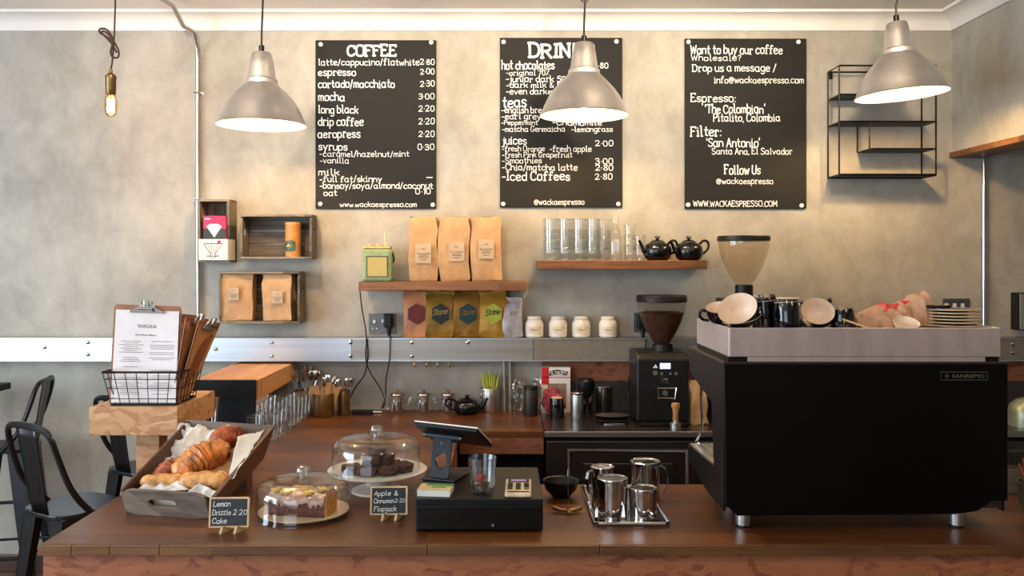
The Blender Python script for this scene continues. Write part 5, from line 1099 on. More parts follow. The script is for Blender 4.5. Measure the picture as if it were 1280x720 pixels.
for x, y in ((933, 2.47), (1203, 2.47), (948, 2.74), (1190, 2.74)):
    c = Vector(((x - VX) * 2.44 / F, y, CT)); m = MB(); m.cyl(.022, .006, .075, c, 24); m.build('foot', M_brush, t)
    m = MB(); m.cyl(.020, 0, .006, c, 20); m.build('rubber_pad', M_blackm, t)
# maker's plate
p = P(1176, 475, YF - .0005); pw = 58 * YF / F
m = MB(); m.tube([(p.x, YF - .001, p.z), (p.x + pw, YF - .001, p.z), (p.x + pw, YF - .001, p.z + .022), (p.x, YF - .001, p.z + .022)], .0007, 4, True); m.build('plate_outline', M_brush, t)
text('SANREMO', (p.x + pw * .24, YF - .0003, p.z + .006), (1, 0, 0), (0, 0, 1), pw * .70, .0105, M_brush, t, 'maker_lettering', bold=0)
m = MB()
for i in range(4): a_ = i * math.pi / 4; m.bar((p.x + pw * .13 - .006 * math.cos(a_), YF - .001, p.z + .011 - .006 * math.sin(a_)), (p.x + pw * .13 + .006 * math.cos(a_), YF - .001, p.z + .011 + .006 * math.sin(a_)), .0007, .0005, up=(0, 1, 0))
m.build('maker_emblem', M_brush, t)
# ---- cups ----
M_line = mat('cream_glaze', (238, 212, 186), .3, var=.03)
M_cupo = mat('black_glaze', (12, 12, 13), .14, 0, var=.2, coat=.4)
def cup(label, px, py, Y, r, h, axis, hang=0., name='coffee_cup', group='black coffee cups on the machine', handle=True, ext=None, straight=False, rest=True):
    """opening centre at pixel (px,py,Y); axis = direction the opening faces"""
    c = P(px, py, Y); ax = Vector(axis).normalized(); T = rotmat((0, 0, 1), ax) @ Matrix.Rotation(hang, 4, 'Z')
    o_ = c - ax * h; parts = []
    oy = [(0, 0), (r * .45, 0), (r * .5, .004), (r * .48, .006), (r * .75, h * .28), (r * .93, h * .6), (r, h), (r * .985, h + .001)] if not straight else [(0, 0), (r * .78, 0), (r * .82, .004), (r * .92, h * .3), (r * .97, h * .6), (r, h), (r * .985, h + .001)]
    iy = [(r * .985, h + .001), (r * .955, h - .001), (r * .88, h * .6), (r * .7, h * .3), (r * .4, .008), (0, .007)] if not straight else [(r * .985, h + .001), (r * .955, h - .001), (r * .92, h * .5), (r * .85, .01), (r * .6, .007), (0, .007)]
    # sit on the tray: lift so that the lowest point rests on it
    low = min((T @ Vector((a * math.cos(k), a * math.sin(k), b))).z for a, b in oy for k in [i * math.pi / 8 for i in range(16)]) + o_.z
    if rest: o_.z += ZT + .0008 - low
    t = thing(name, label, 'cup', o_, group); T = Matrix.Translation(o_) @ T
    m = MB(); m.T = T; m.lathe(oy, n=36); m.build('cup_body', ext or M_cupo, t)
    m = MB(); m.T = T; m.lathe(iy, n=36); m.build('pale_lining', M_line, t)
    if handle: m = MB(); m.T = T; m.tube([(r * 1.01, 0, h * .85), (r * 1.25, 0, h * .95), (r * 1.5, 0, h * .7), (r * 1.3, 0, h * .35), (r * (.96 if straight else .82), 0, h * .28)], .0045, 8, smooth_path=2); m.build('handle', ext or M_cupo, t)
    return t
cup('black cup lying tilted at the left end of the cup rail, handle to the left', 899, 380, 2.60, .040, .055, (-.15, -.35, .9), 3.0)
cup('large black cup tipped over with its pale inside in full view, left on the machine', 921.5, 385, 2.475, .0565, .062, (-.45, -.66, .68), -1.5, handle=False)
cup('tall black mug lying behind, between the tipped cup and the upturned mug', 957, 392, 2.56, .042, .088, (.1, .1, -1), 0.5, straight=True)
cup('black mug with pale base standing upside down beside the tipped cups', 985, 408, 2.475, .038, .086, (0.05, -.05, -1), 2.4, straight=True, handle=False)
cup('black cup behind the rail, mostly hidden between mug and tipped cup', 1008, 400, 2.66, .042, .07, (.05, 0, -1), 1.0)
cup('black cup tipped forward in the middle of the row, handle at upper right', 1022, 389, 2.48, .0465, .058, (-.15, -.80, .66), .7)
cup('black mug upside down right of the middle, half hidden by a wooden stick', 1052, 405, 2.52, .040, .055, (.1, .1, -1), .2, straight=True)
cup('small cream paper cup lying in front of the cloth', 1133, 402.5, 2.46, .036, .024, (0.02, -.42, .90), 0, rest=False, handle=False, ext=M_cream, name='small_cup')
t = cup('small cup with pale rim showing behind the large tipped cup', 941, 384, 2.70, .038, .055, (0, 0, 1), 1.0)
m = MB(); r_ = .0375 * .8
c = P(985, 373, 2.475); c.z = ZT + .0885; m.lathe([(0, 0), (.031, 0), (.034, .002), (.030, .005), (0, .004)], c, 28); tag(m.build('saucer', M_cream), 'small pale saucer resting on the upturned black mug', 'saucer')
m = MB(); m.tube([P(1053, 399, 2.44), P(1083, 409, 2.42)], .0028, 6); tag(m.build('wooden_stick', mat('pale_wood', (206, 164, 110), .6)), 'thin wooden stick leaning across the cup rail before the cloth', 'stick')
m = MB(); m.tube([P(903, 404, 2.43), P(925, 405, 2.42), P(945, 400, 2.425), P(952, 393, 2.44)], .0013, 5, smooth_path=2); tag(m.build('steel_wire', M_steel), 'thin bent steel wire below the large tipped cup', 'wire')
# cloth
M_cloth = mat('pinkish_tea_towel', (206, 160, 128), .85, var=.1, scale=40, bmp=.2)
nx, ny = 40, 14; rows = []
hx = [(0, .02), (.12, .040), (.3, .052), (.5, .06), (.65, .072), (.8, .092), (.93, .108), (1, .03)]
def ip(f):
    for (a, b), (c, d) in zip(hx, hx[1:]):
        if f <= c: return b + (d - b) * (f - a) / (c - a)
    return hx[-1][1]
xa, xb = (1066 - VX) * 2.6 / F, (1166 - VX) * 2.6 / F
for i in range(nx):
    f = i / (nx - 1); r_ = []
    for j in range(ny):
        g = j / (ny - 1); a = math.pi * g; k = Vector((f * 7, g * 3.3, 1.3)); w_ = .5 + .5 * math.sin(math.pi * min(1, f * 1.2 + .1))
        p = Vector((xa + (xb - xa) * f, 2.60 - math.cos(a) * .085 * w_, ZT + .002 + math.sin(a) ** .8 * ip(f) * .92))
        e = nvec(k) * .014 + nvec(k * 2.4) * .010; e.z += .014 * abs(math.sin(f * 23 + g * 5)) * math.sin(a); e.z = e.z if g not in (0, 1) else 0
        p += e; p.z = max(p.z, ZT + .0015); r_.append(p)
    rows.append(r_)
m = MB(); m.grid(rows)
for fi in range(len(m.m)):
    i = fi // (ny - 1); j = fi % (ny - 1)
    if 13 <= i <= 25 and 5 <= j <= 7: m.m[fi] = 1
    if i in (23,) and 4 <= j <= 8: m.m[fi] = 0
o = m.build('tea_towel', [M_cloth, M_red]); o.modifiers.new('thick', 'SOLIDIFY').thickness = .0025; o.modifiers.new('sub', 'SUBSURF').render_levels = 1; tag(o, 'crumpled pinkish tea towel with a red stripe on the coffee machine', 'cloth')
# plates
pc = Vector(((1189 - VX) * 2.58 / F, 2.58, ZT)); p0 = None
for i in range(6):
    lb = f'black plate with pale rim, {["lowest", "second from the bottom", "third from the bottom", "third from the top", "second from the top", "topmost"][i]} in the stack on the machine'
    z = pc.z + .0006 + i * .0092
    if p0 is None:
        p0 = thing('stacked_plate', lb, 'plate', (0, 0, 0), 'stacked black plates')
        m = MB(); m.lathe([(0, 0), (.045, 0), (.05, .002), (.076, .006), (.0785, .009), (.074, .0095), (.05, .0045), (0, .0045)], n=44); m.build('plate_body', M_cupo, p0)
        m = MB(); m.lathe([(.0765, .0062), (.0795, .0075), (.0795, .0095), (.077, .0102), (.075, .0097)], n=44); m.build('pale_rim', M_cream, p0); p0.location = (pc.x, pc.y, z)
    else: dup(p0, (pc.x + R.uniform(-.002, .002), pc.y, z), None, lb)
c = Vector(((1172 - VX) * 2.56 / F, 2.56, ZT + .0595)); m = MB(); m.lathe([(0, 0), (.035, 0), (.036, .004), (.034, .008), (0, .009)], c, 28); tag(m.build('black_lid', M_blackm), 'flat black lid on top of the plate stack beside the tea towel', 'lid')  # black lid lying flat on the topmost plate
# ================= GRINDERS =================
def hopper(t, px, Y, ytop, ylid, ybot, wl, wt, wb, fill=None):
    k = Y / F; c = Vector(((px - VX) * k, Y, 0)); z = lambda y: P(0, y, Y).z
    m = MB(); m.lathe([(0, z(ytop)), (wl * k / 2 * .97, z(ytop)), (wl * k / 2, z(ytop) - .006), (wl * k / 2, z(ylid)), (wl * k / 2 * .95, z(ylid) - .002), (0, z(ylid))], c, 40); m.build('hopper_lid', M_blackm, t)
    zt_, zb_ = z(ylid) - .0025, z(ybot); pr_ = []
    for i in range(13): f = i / 12; s_ = f ** 1.6 * .55 + f * .45; pr_.append((wb * k / 2 + (wt - wb) * k / 2 * (1 - (1 - f) ** 1.8), zb_ + (zt_ - zb_) * f))
    m = MB(); m.lathe(pr_, c, 40); m.build('hopper_bowl', glass('smoky_hopper', (240, 234, 224), gl=.7, base=.06), t)
    if fill:
        zf = z(fill); q = [(r_ - .0035, zz_) for r_, zz_ in pr_ if zz_ < zf]; rr = q[-1][0] + .004
        m = MB(); m.lathe([(0, zb_ + .001)] + [(a, b + .001) for a, b in q] + [(rr, zf - .004), (rr * .8, zf + .002), (rr * .3, zf - .001), (0, zf)], c, 40)
        tag(m.build('coffee_beans', mat('roasted_beans', (66, 36, 20), .35, var=.7, scale=130, bmp=1.0), None, kind='stuff'), 'dark roasted coffee beans filling the smoky hopper', 'coffee beans')
    return c
t = thing('coffee_grinder', 'black coffee grinder with bean filled hopper and lit display on the steel bench', 'coffee grinder', P(828, 520, 4.12))
Yg = 4.10; hopper(t, 827, Yg, 369, 377, 431, 63, 60, 17, 390)
z = lambda y, Y=Yg: P(0, y, Y).z; X = lambda x, Y=Yg: (x - VX) * Y / F
m = MB(); m.lathe([(.05, z(439) - .002), (.046, z(430)), (.036, z(430) + .001), (0, z(430) + .001)], (X(828), Yg, 0), 28); m.build('hopper_collar', M_blackm, t)
m = MB(); m.cyl(.010, 0, .02, n=14); m.v = [Vector((X(832) + v.x, Yg - .045 - v.z, z(441) + v.y)) for v in m.v]; m.build('adjust_knob', M_steel, t)
YG = 3.99
m = MB(); m.prism([(X(795.5, YG), YG, CT + .012), (X(795.5, YG), YG, z(448, YG)), (X(795.5, YG), YG + .03, z(441, YG)), (X(795.5, YG), YG + .24, z(441, YG)), (X(795.5, YG), YG + .24, CT + .012)], (X(861, YG) - X(795.5, YG), 0, 0)); m.build('grinder_body', mat('black_grinder_paint', (17, 17, 18), .38, var=.2), t, bevel=.010)
m = MB(); m.box(X(797, YG), X(859, YG), YG - .04, YG + .2, CT, CT + .014); m.build('grinder_base', M_blackm, t, bevel=.004)
m = MB(); m.box(X(825, YG), X(838, YG), YG - .002, YG + .002, z(461, YG), z(454, YG)); m.build('display', mat('display_glow', (190, 200, 255), .4, emit=1.6), t)
for bx, by, br in ((819, 466, 3.0), (827, 467, 1.8), (838, 467, 1.8), (845, 467, 2.2)):
    m = MB(); m.cyl(br * YG / F, 0, .004, n=16); m.v = [Vector((X(bx, YG) + v.x, YG - v.z, z(by, YG) + v.y)) for v in m.v]; m.build('button', M_brush, t)
m = MB(); m.prism([(X(816, YG), YG - .001, z(460, YG)), (X(822.5, YG), YG - .001, z(460, YG)), (X(819.3, YG), YG - .001, z(455, YG))], (0, -.001, 0)); m.build('warning_symbol', M_chalk, t)
m = MB(); m.box(X(827.5, YG), X(834.5, YG), YG - .03, YG, z(479, YG), z(472, YG)); m.build('spout', M_steel, t, bevel=.003)
m = MB()
for s_ in (819, 843): m.tube([(X(s_, YG), YG, z(482, YG)), (X(s_, YG), YG - .05, z(483, YG)), (X(s_ + (2 if s_ < 830 else -2), YG), YG - .05, z(497, YG))], .003, 6)
m.tube([(X(820, YG), YG - .04, z(484, YG)), (X(842, YG), YG - .04, z(484, YG))], .0035, 6); m.tube([(X(820, YG), YG - .02, z(497, YG)), (X(842, YG), YG - .02, z(497, YG))], .003, 6); m.build('portafilter_fork', M_steel, t)
m = MB(); m.cyl(.012, 0, .012, n=16); m.v = [Vector((X(831, YG) + v.x, YG - v.z, z(491, YG) + v.y)) for v in m.v]; m.build('start_button', M_brush, t)
t = thing('coffee_grinder', 'second grinder behind the espresso machine, only its empty clear hopper and black collar in view', 'coffee grinder', (1.13, 4.1, CT))
hopper(t, 929.5, 4.10, 295, 301, 357, 65, 62, 17)
m = MB(); m.cyl(.041, z(373), z(356), (X(930), 4.10, 0), 28); m.build('hopper_collar', M_blackm, t)
m = MB(); m.T = Matrix.Translation((X(931), 4.10 - .041, z(365))); m.ball((0, 0, 0), .0022, n=8); m.build('indicator', M_red, t)
m = MB(); m.box(X(930) - .1, X(930) + .1, 4.0, 4.25, CT, z(373)); m.build('grinder_body', MATS['black_grinder_paint'], t, bevel=.012)
# ================= THINGS ON THE STEEL BENCH =================
def can(name, label, cat, px, by, w_, h, mt, lid=None, lidh=.008, seg=32, group=None):
    """upright cylinder whose base centre stands at pixel row `by` on the worktop"""
    Y = .744 * F / (by - VY); c = Vector(((px - VX) * Y / F, Y, CT)); r = w_ / 2 * Y / F; H = h * Y / F; t = thing(name, label, cat, c, group)
    m = MB(); m.lathe([(0, 0), (r * .97, 0), (r, .003), (r, H - .002), (r * .98, H), (r * .93, H), (r * .93, H * .15), (0, H * .12)], c, seg); m.build('vessel', mt, t)
    if lid: m = MB(); m.lathe([(r * .9, H - .003), (r * 1.05, H + .001), (r * 1.05, H + lidh * .7), (r * .95, H + lidh), (0, H + lidh)], c, seg); m.build('lid', lid, t)
    return t, c, r, H
can('tall_canister', 'dark lidded canister at the edge of the wooden worktop before the clear bags', 'canister', 663.5, 519.5, 18, 33, mat('dark_brown_tin', (44, 36, 30), .4), M_blackm, .016)
tc, c, r, H = can('espresso_cup', 'small black cup with cream inside on the steel bench edge', 'cup', 696, 522, 18, 25, M_cupo)
m = MB(); m.lathe([(r * .93, H * .97), (r * .6, H * 1.04), (0, H * 1.05)], c, 24); m.build('froth', M_cream, tc)
can('steel_shaker', 'slim bright steel shaker standing on the steel bench before the brush', 'shaker', 721.5, 524, 16, 31, M_brush, M_steel, .012)
can('steel_canister', 'wider dark steel canister between the brush and the filled grinder', 'canister', 754.5, 513, 19, 29, M_darksteel, M_brush, .008)
can('black_cup', 'black cup with pale rim on the steel bench, seen past the machine side', 'cup', 892, 512, 16, 22, M_cupo, M_cream, .003)
# carton of filters
Y = 4.31; a, b = P(677, 512, Y), P(713, 459, Y); t = thing('filter_carton', 'white and red carton of coffee filters leaning at the wall behind the pink tissue', 'box', (a.x, Y, CT))
m = MB(); m.box(a.x, b.x, Y, Y + .05, CT, b.z); m.build('carton', M_paper, t, bevel=.001)
m = MB(); m.box(a.x, a.x + (b.x - a.x) * .25, Y - .0012, Y, b.z - .085, b.z - .0005); m.box(a.x, b.x, Y - .0012, Y, b.z - .052, b.z - .048); m.build('red_print', M_red, t)
m = MB(); u0, u1 = a.x + .028, b.x - .012; m.prism([(u0, Y - .002, b.z - .020), (u0 + .004, Y - .002, b.z - .042), ((u0 + u1) / 2, Y - .002, b.z - .034), (u1 - .006, Y - .002, b.z - .040), (u1, Y - .002, b.z - .022), ((u0 + u1) / 2, Y - .002, b.z - .012)], (0, -.0008, 0)); m.build('black_banner', M_blackm, t)
chalk('FILTROPA', (u0 + .008, Y - .003, b.z - .034), (1, 0, 0), (0, 0, 1), u1 - u0 - .016, .013, M_chalk, t, hw=.8)
m = MB(); m.box(a.x + .03, b.x - .02, Y - .0012, Y, CT + .02, b.z - .08); m.build('window_print', mat('grey_brown_print', (140, 122, 104), .5), t)
def crumpled_bag(name, label, c, rx, ry, rz, mt, seed, cat='bag', amp=.35):
    m = MB(); m.ball((0, 0, 0), 1, 1, 1, 44); vs = []
    for v in m.v:
        k = 1 + amp * noise.noise(v * 2.1 + Vector((seed, 0, 0))) + amp * .5 * noise.noise(v * 5 + Vector((0, seed, 0))) + amp * .25 * abs(noise.noise(v * 11)); p = Vector((v.x * rx, v.y * ry, v.z * rz)) * k; p += Vector(c); p.z = max(p.z, CT + .0008 + .0006 * abs(v.x)); vs.append(p)
    m.v = vs; o = m.build(name, mt, None); return tag(o, label, cat)
crumpled_bag('clear_bag', 'crumpled clear cellophane bag beside the thin pipes', (P(649, 0, 4.34).x, 4.34, CT + .075), .045, .03, .085, M_clear, 3)
crumpled_bag('clear_bag', 'second crumpled clear bag behind the dark canister', (P(674, 0, 4.33).x, 4.335, CT + .085), .04, .03, .08, M_clear, 9)
crumpled_bag('pink_tissue', 'crumpled pink red tissue behind the small black cup', (P(691, 0, 4.26).x, 4.265, CT + .055), .045, .022, .06, mat('pink_tissue', (170, 62, 76), .6, bmp=.5), 5, 'tissue', .55)
o = bag('paper_bag', .078, .20, .06, M_kraft, 'folded brown paper bag on the bench between grinder and espresso machine', (P(873, 0, 4.0).x, 4.02, CT), .15, seed=77, ruffle=.007); o['category'] = 'bag'
# brush, scale, tamper
Y = 4.24; c = P(732, 0, Y); c.z = CT
t = thing('cleaning_brush', 'black round brush standing head up behind the slim steel shaker', 'brush', c)
m = MB(); m.tube([(c.x + .012, Y, CT), (c.x + .01, Y, CT + .05), (c.x, Y, CT + .09)], [.014, .009, .014], 12, smooth_path=1); m.build('handle', M_blackm, t)
m = MB(); m.lathe([(0, .085), (.025, .088), (.036, .105), (.045, .14), (.044, .165), (.03, .178), (0, .18)], c, 20); m.build('bristle_head', M_blackm, t)
m = MB(); m.lathe([(0, 0), (.036, 0), (.050, .05), (.048, .052), (0, .045)], P(729, 500, 4.30) - Vector((0, 0, 0)), 24); o = tag(m.build('white_cup', M_ceramic), 'white cup showing behind the black brush', 'cup')
for v in o.data.vertices: v.co.z += CT + .052 - P(724, 500, 4.30).z
m = MB(); cc = P(729, 500, 4.30); m.cyl(.042, CT, CT + .0515, (cc.x, 4.30, 0), 20); tag(m.build('black_tin', M_blackm), 'black tin under the white cup behind the brush', 'tin')
Y = 4.10; c = Vector((X(765), 4.08, CT)); t = thing('kitchen_scale', 'flat scale with steel plate on the bench left of the filled grinder', 'scale', c)
m = MB(); m.hexa([(c.x - .06, 4.02, CT), (c.x + .06, 4.02, CT), (c.x + .07, 4.15, CT), (c.x - .07, 4.15, CT), (c.x - .065, 4.01, CT + .012), (c.x + .065, 4.01, CT + .012), (c.x + .075, 4.15, CT + .024), (c.x - .075, 4.15, CT + .024)]); m.build('scale_body', M_blackm, t, bevel=.004)
m = MB(); m.lathe([(0, .026), (.078, .026), (.08, .029), (0, .031)], (c.x, 4.09, CT), 36, sy=.7); m.build('weighing_plate', M_brush, t)
m = MB(); m.lathe([(.04, .0), (.05, .001), (.05, .004), (.04, .003)], (c.x, 4.0, CT), 24, sy=.25); m.build('front_ring', M_brush, t)
Y = 3.93; c = Vector((X(844.5, Y), Y, CT)); t = thing('tamper', 'coffee tamper with turned wooden handle at the bench edge', 'tamper', c)
m = MB(); m.cyl(.026, 0, .022, c, 28); m.cyl(.012, .022, .03, c, 18); m.build('steel_base', M_brush, t)
m = MB(); m.lathe([(.012, .030), (.013, .04), (.011, .06), (.015, .082), (.020, .096), (.017, .108), (0, .112)], c, 24); m.build('wooden_handle', mat('light_turned_wood', (196, 138, 78), .4), t)
# ================= THINGS ON THE WOODEN WORKTOP AT THE BACK =================
for i, (px, lb) in enumerate([(497, 'small glass infuser pot with steel filter, leftmost of three under the trunking'), (530, 'small glass infuser pot with steel filter, middle of three'), (560, 'small glass infuser pot with steel filter, rightmost, beside the black teapot')]):
    c = Vector(((px - VX) * 4.31 / F, 4.31, CT))
    if i == 0:
        t = ip0 = thing('infuser_pot', lb, 'teapot', (0, 0, 0), 'glass infuser pots')
        m = MB(); m.lathe([(0, .002), (.034, .002), (.042, .012), (.045, .045), (.036, .075), (.031, .085), (.034, .088)], n=28); m.build('glass_body', M_glass2, t)
        m = MB(); m.lathe([(0, .012), (.022, .012), (.024, .082), (.036, .088), (.034, .095), (.014, .099), (.005, .10), (.009, .108), (0, .113)], n=24); m.build('steel_filter', mat('bronze_reflecting_steel', (186, 164, 144), .2, 1), t)
        m = MB(); m.tube([(-.038, 0, .072), (-.062, 0, .082), (-.078, 0, .055), (-.066, 0, .022), (-.042, 0, .018)], .0042, 8, smooth_path=2); m.build('glass_handle', M_glass2, t)
        m = MB(); m.tube([(.042, 0, .03), (.058, 0, .05), (.062, 0, .075)], [.009, .006, .005], 8, smooth_path=1); m.build('glass_spout', M_glass2, t)
        t.location = c
    else: dup(ip0, c, None, lb)
teapot('teapot', .066, .075, M_black, 'black teapot low on the wooden back worktop beside the tin of green straws', ((584 - VX) * 4.28 / F, 4.28, CT), math.pi + .1)
tc, c, r, H = can('straw_tin', 'steel tin packed with lime green straws beside the two thin pipes', 'tin', 612, 514.5, 24, 30, M_brush)
m = MB(); m.tube([c + Vector((-r * .6, -r * .85, H * .95)), c + Vector((-r * .9, -r * 1.1, H * .8)), c + Vector((-r * .85, -r * 1.1, H * .3)), c + Vector((-r * .5, -r * .95, H * .2))], .0028, 6, smooth_path=1); m.build('wire_handle', M_steel, tc)
M_lime = mat('lime_straw', (196, 206, 52), .45)
for i in range(30):
    a_ = R.uniform(0, 6.28); k = R.uniform(0, .75) * r; b_ = c + Vector((k * math.cos(a_) * .5, k * math.sin(a_) * .5, H * .17)); e_ = c + Vector((k * math.cos(a_) * 2.1, k * math.sin(a_) * 1.2, R.uniform(.165, .195)))
    m = MB(); m.tube([b_, e_], .0034, 6); tag(m.build('drinking_straw', M_lime), 'lime green drinking straw in the steel tin', 'straw', 'lime green straws in the tin')
for i, px in enumerate((518, 533, 547, 562)):
    pp = P(px, 451, 4.345); zt_ = P(0, 451, 4.3).z
    m = MB(); m.tube([(pp.x, 4.345, zt_ - .0005), (pp.x, 4.345, zt_ - .03), (pp.x + .003, 4.335, zt_ - .036), (pp.x + .002, 4.325, zt_ - .028)], .0038, 6, smooth_path=1); tag(m.build('brass_hook', M_gold), f'small brass hook under the trunking, {["first", "second", "third", "fourth"][i]} of four from the left', 'hook', 'hooks under the trunking')
t = thing('power_adapter', 'slim black adapter lying below the hanging cables', 'adapter', P(460, 511, 4.3))
a = P(440, 0, 4.28); b = P(466, 0, 4.28); m = MB(); m.box(a.x, b.x, 4.26, 4.31, CT, CT + .016); m.build('adapter_body', M_blackm, t, bevel=.003)
m = MB(); m.tube([(b.x, 4.28, CT + .009), (b.x + .045, 4.275, CT + .009)], .006, 8); m.build('metal_tip', M_steel, t)
# cutlery tins and cutlery
M_tin = mat('golden_brown_tin', (132, 100, 62), .35, .8)
t1, c1_, r1, H1 = can('cutlery_tin', 'large brown tin with paper napkins and cutlery, in front of the smaller tin', 'tin', 404, 520.5, 27, 29, M_tin, seg=36)
t2_, c2_, r2, H2 = can('cutlery_tin', 'slim brown tin of spoons right of the large cutlery tin', 'tin', 430, 518, 15, 30, M_tin)
t3, c3_, r3, H3 = can('cutlery_tin', 'brown tin of knives and forks behind the rows of glasses', 'tin', 381, 515.5, 27, 28, M_tin)
def cutlery():
    sp = MB(); sp.tube([(0, 0, 0), (0, 0, .05), (0, .001, .12)], [.0035, .0025, .002], 6); sp.lathe([(0, -.022), (.008, -.018), (.013, -.004), (.011, .012), (.005, .021), (0, .023)], (0, 0, .14), 12, sy=.25)
    kn = MB(); kn.hexa([(-.004, -.002, 0), (.004, -.002, 0), (.004, .002, 0), (-.004, .002, 0), (-.006, -.0025, .085), (.006, -.0025, .085), (.006, .0025, .085), (-.006, .0025, .085)]); kn.hexa([(-.005, -.0008, .085), (.006, -.0008, .085), (.006, .0008, .085), (-.005, .0008, .085), (-.002, -.0005, .18), (.008, -.0005, .172), (.008, .0005, .172), (-.002, .0005, .18)])
    fk = MB(); fk.tube([(0, 0, 0), (0, 0, .11)], [.0035, .0022], 6); fk.hexa([(-.003, -.001, .11), (.003, -.001, .11), (.003, .001, .11), (-.003, .001, .11), (-.010, -.001, .13), (.010, -.001, .13), (.010, .001, .13), (-.010, .001, .13)])
    for x in (-.0085, -.0028, .0028, .0085): fk.box(x - .0014, x + .0014, -.0008, .0008, .13, .165)
    return [tag(sp.build('spoon', M_steel), 'x', 'spoon'), tag(kn.build('knife', M_steel), 'x', 'knife'), tag(fk.build('fork', M_steel), 'x', 'fork')]
cut = cutlery(); used = set()
def put(kind, c, lean, rz, label, grp, sc=1):
    o = cut[kind]
    if kind in used: o = o.copy(); SC.collection.objects.link(o)
    used.add(kind); o.location = c; o.rotation_euler = (lean[1], lean[0], rz); o['label'] = label; o['group'] = grp; o.scale = (sc,) * 3; return o
kn_ = ['spoon', 'knife', 'fork']
lb3 = 'bright steel {} standing in the tin behind the glasses'; lb1 = 'steel {} in the large tin with napkins'; lb2 = 'steel spoon in the slim brown tin'
for i in range(12): a_ = i * 2.4; k = r3 * .45; kd = (0, 1, 2, 0, 1)[i % 5]; put(kd, c3_ + Vector((k * math.cos(a_) * .5, k * math.sin(a_) * .5, .03)), (math.cos(a_) * .34, -math.sin(a_) * .16), R.uniform(-.5, .5), lb3.format(kn_[kd]), f'{kn_[kd].replace("knife", "knive")}s in the tin behind the glasses', 1.12)
for i in range(6): a_ = i * 2.4 + 1; k = r1 * .4; kd = (0, 2)[i % 2]; put(kd, c1_ + Vector((k * math.cos(a_) * .5 + .01, k * math.sin(a_) * .5 + .015, .02)), (math.cos(a_) * .25 + .12, -math.sin(a_) * .12), R.uniform(-.5, .5), lb1.format(kn_[kd]), f'{kn_[kd]}s in the napkin tin', 1.05)
for i in range(3): put(0, c2_ + Vector((0, 0, .02)), (.1 + i * .12, .05), i * .4, lb2, 'spoons in the slim tin', .98)
m = MB()
for i, (dx, dz, rz) in enumerate(((-.02, .05, -.2), (.004, .065, .1), (.022, .055, .35))):
    q = c1_ + Vector((dx, -.012 + i * .008, H1 * .3)); m.T = Matrix.Translation(q) @ Matrix.Rotation(rz, 4, 'Y'); m.box(-.024, .024, -.002, .002, 0, H1 * .6 + dz); m.T = None
tag(m.build('paper_napkin', M_kraft), 'folded brown paper napkins in the large cutlery tin', 'napkins')['kind'] = 'stuff'
# rows of glasses beside the raised shelf
gb = tag(tumbler(.026, .034, .105, M_glass2).build('water_glass', M_glass2), 'x', 'glass', 'glasses in rows on the side counter'); first = True
ords = ['first', 'second', 'third', 'fourth', 'fifth', 'sixth', 'seventh', 'eighth', 'ninth']
for i in range(9):
    for j in range(3):
        loc = (-.955 - j * .073, 3.62 + i * .077, CT + .0005)
        if j == 2 and (i > 7 or i < 2): continue
        lb = f'clear glass on the side counter, {["right", "middle", "left"][j]} column, {ords[i]} from the front'
        if first: gb.location = loc; gb['label'] = lb; first = False
        else: dup(gb, loc, None, lb)
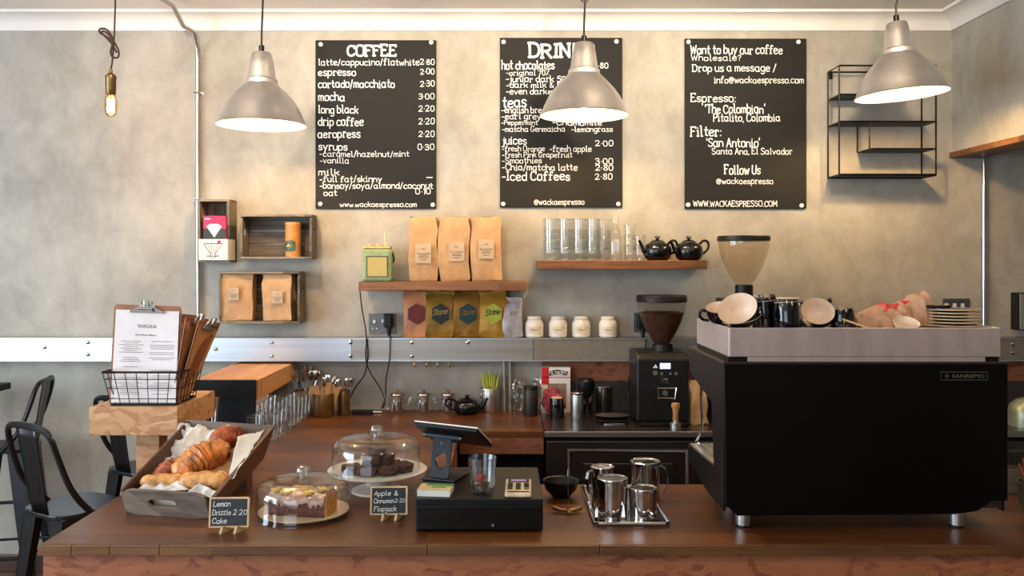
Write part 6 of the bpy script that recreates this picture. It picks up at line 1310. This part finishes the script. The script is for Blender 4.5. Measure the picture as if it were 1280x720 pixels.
# utensils before the black end panel
c = Vector(((262 - VX) * 3.5 / F, 3.50, CT)); t = thing('utensil_pot', 'dark pot of tongs and knives hidden behind the pastry tray', 'pot', c)
m = MB(); m.lathe([(0, 0), (.04, 0), (.045, .085), (.042, .085), (.038, .01), (0, .01)], c, 24); m.build('pot_body', M_blackm, t)
for i, (dx, h, l, mt, lb) in enumerate([(-.033, .15, -.02, mat('copper', (170, 90, 50), .3, 1), 'copper coloured utensil handle, leftmost before the black panel'), (-.012, .19, -.018, M_brush, 'steel tong handle, second from left before the black panel'), (.0, .155, -.03, MATS['copper'], 'copper coloured utensil handle in the middle before the black panel'), (.013, .205, .004, M_brush, 'tall bright steel utensil handle before the black panel'), (.026, .2, .01, M_brush, 'thin steel utensil handle, rightmost before the black panel')]):
    m = MB(); m.tube([c + Vector((dx * .6, .0, .012)), c + Vector((dx + l * .3, 0, h * .8)), c + Vector((dx + l * .5, 0, h))], [.004, .006, .0072], 8); tag(m.build('utensil', mt), lb, 'utensil', 'utensils behind the pastry tray')
# ================= RIGHT EDGE =================
a = P(1273, 413, 4.33); b = P(1305, 366, 4.33); t = thing('wall_dispenser', 'black and chrome dispenser on the wall at the right edge', 'dispenser', (a.x, 4.38, a.z))
m = MB(); m.box(a.x, b.x, 4.33, WY - .001, a.z, b.z); m.build('dispenser_body', M_blackm, t, bevel=.004)
m = MB(); m.box(a.x + .004, b.x - .002, 4.322, 4.3295, a.z + .004, b.z - .004); m.build('chrome_front', M_brush, t, bevel=.002)
m = MB(); m.cyl(.008, a.z - .03, a.z, (a.x + .045, 4.30, 0), 14); m.build('nozzle', M_steel, t)
c = Vector((P(1285, 0, 3.98).x, 3.98, CT)); t = thing('steel_dome', 'pale greenish metal lid standing on the steel bench at the right edge', 'lid', c)
m = MB(); m.lathe([(.085, 0), (.085, .05), (.075, .09), (.05, .115), (.02, .125), (0, .126)], c, 32); m.build('dome_body', mat('pale_green_metal', (140, 146, 124), .35, .5), t)
m = MB(); m.ball(c + Vector((0, 0, .134)), .012, n=12); m.build('knob', M_blackm, t)
c = Vector((P(1292, 0, 2.62).x, 2.60, CT)); t = thing('green_bowl', 'green glazed bowl at the right end of the front counter', 'bowl', c)
m = MB(); m.lathe([(0, 0), (.035, 0), (.04, .006), (.052, .04), (.055, .085), (.058, .09), (.053, .09), (.047, .04), (.03, .01), (0, .009)], c, 32); m.build('bowl_body', mat('green_glaze', (84, 92, 66), .3), t)
for i in range(7):
    a_ = i * .9; m = MB(); m.tube([c + Vector((.01 * math.cos(a_), .01 * math.sin(a_), .02)), c + Vector((.035 * math.cos(a_) - .015, .035 * math.sin(a_), .14 + .006 * (i % 3)))], .004, 6); tag(m.build('wooden_stirrer', mat('orange_wood', (176, 96, 50), .6)), 'orange brown wooden stirrer in the green bowl', 'stirrer', 'stirrers in the green bowl')
can('pale_cup', 'plain grey cup behind the machine corner at the right', 'cup', 1266, 614, 26, 30, mat('grey_stoneware', (110, 100, 90), .5))
# fix names of repeats created through thing()
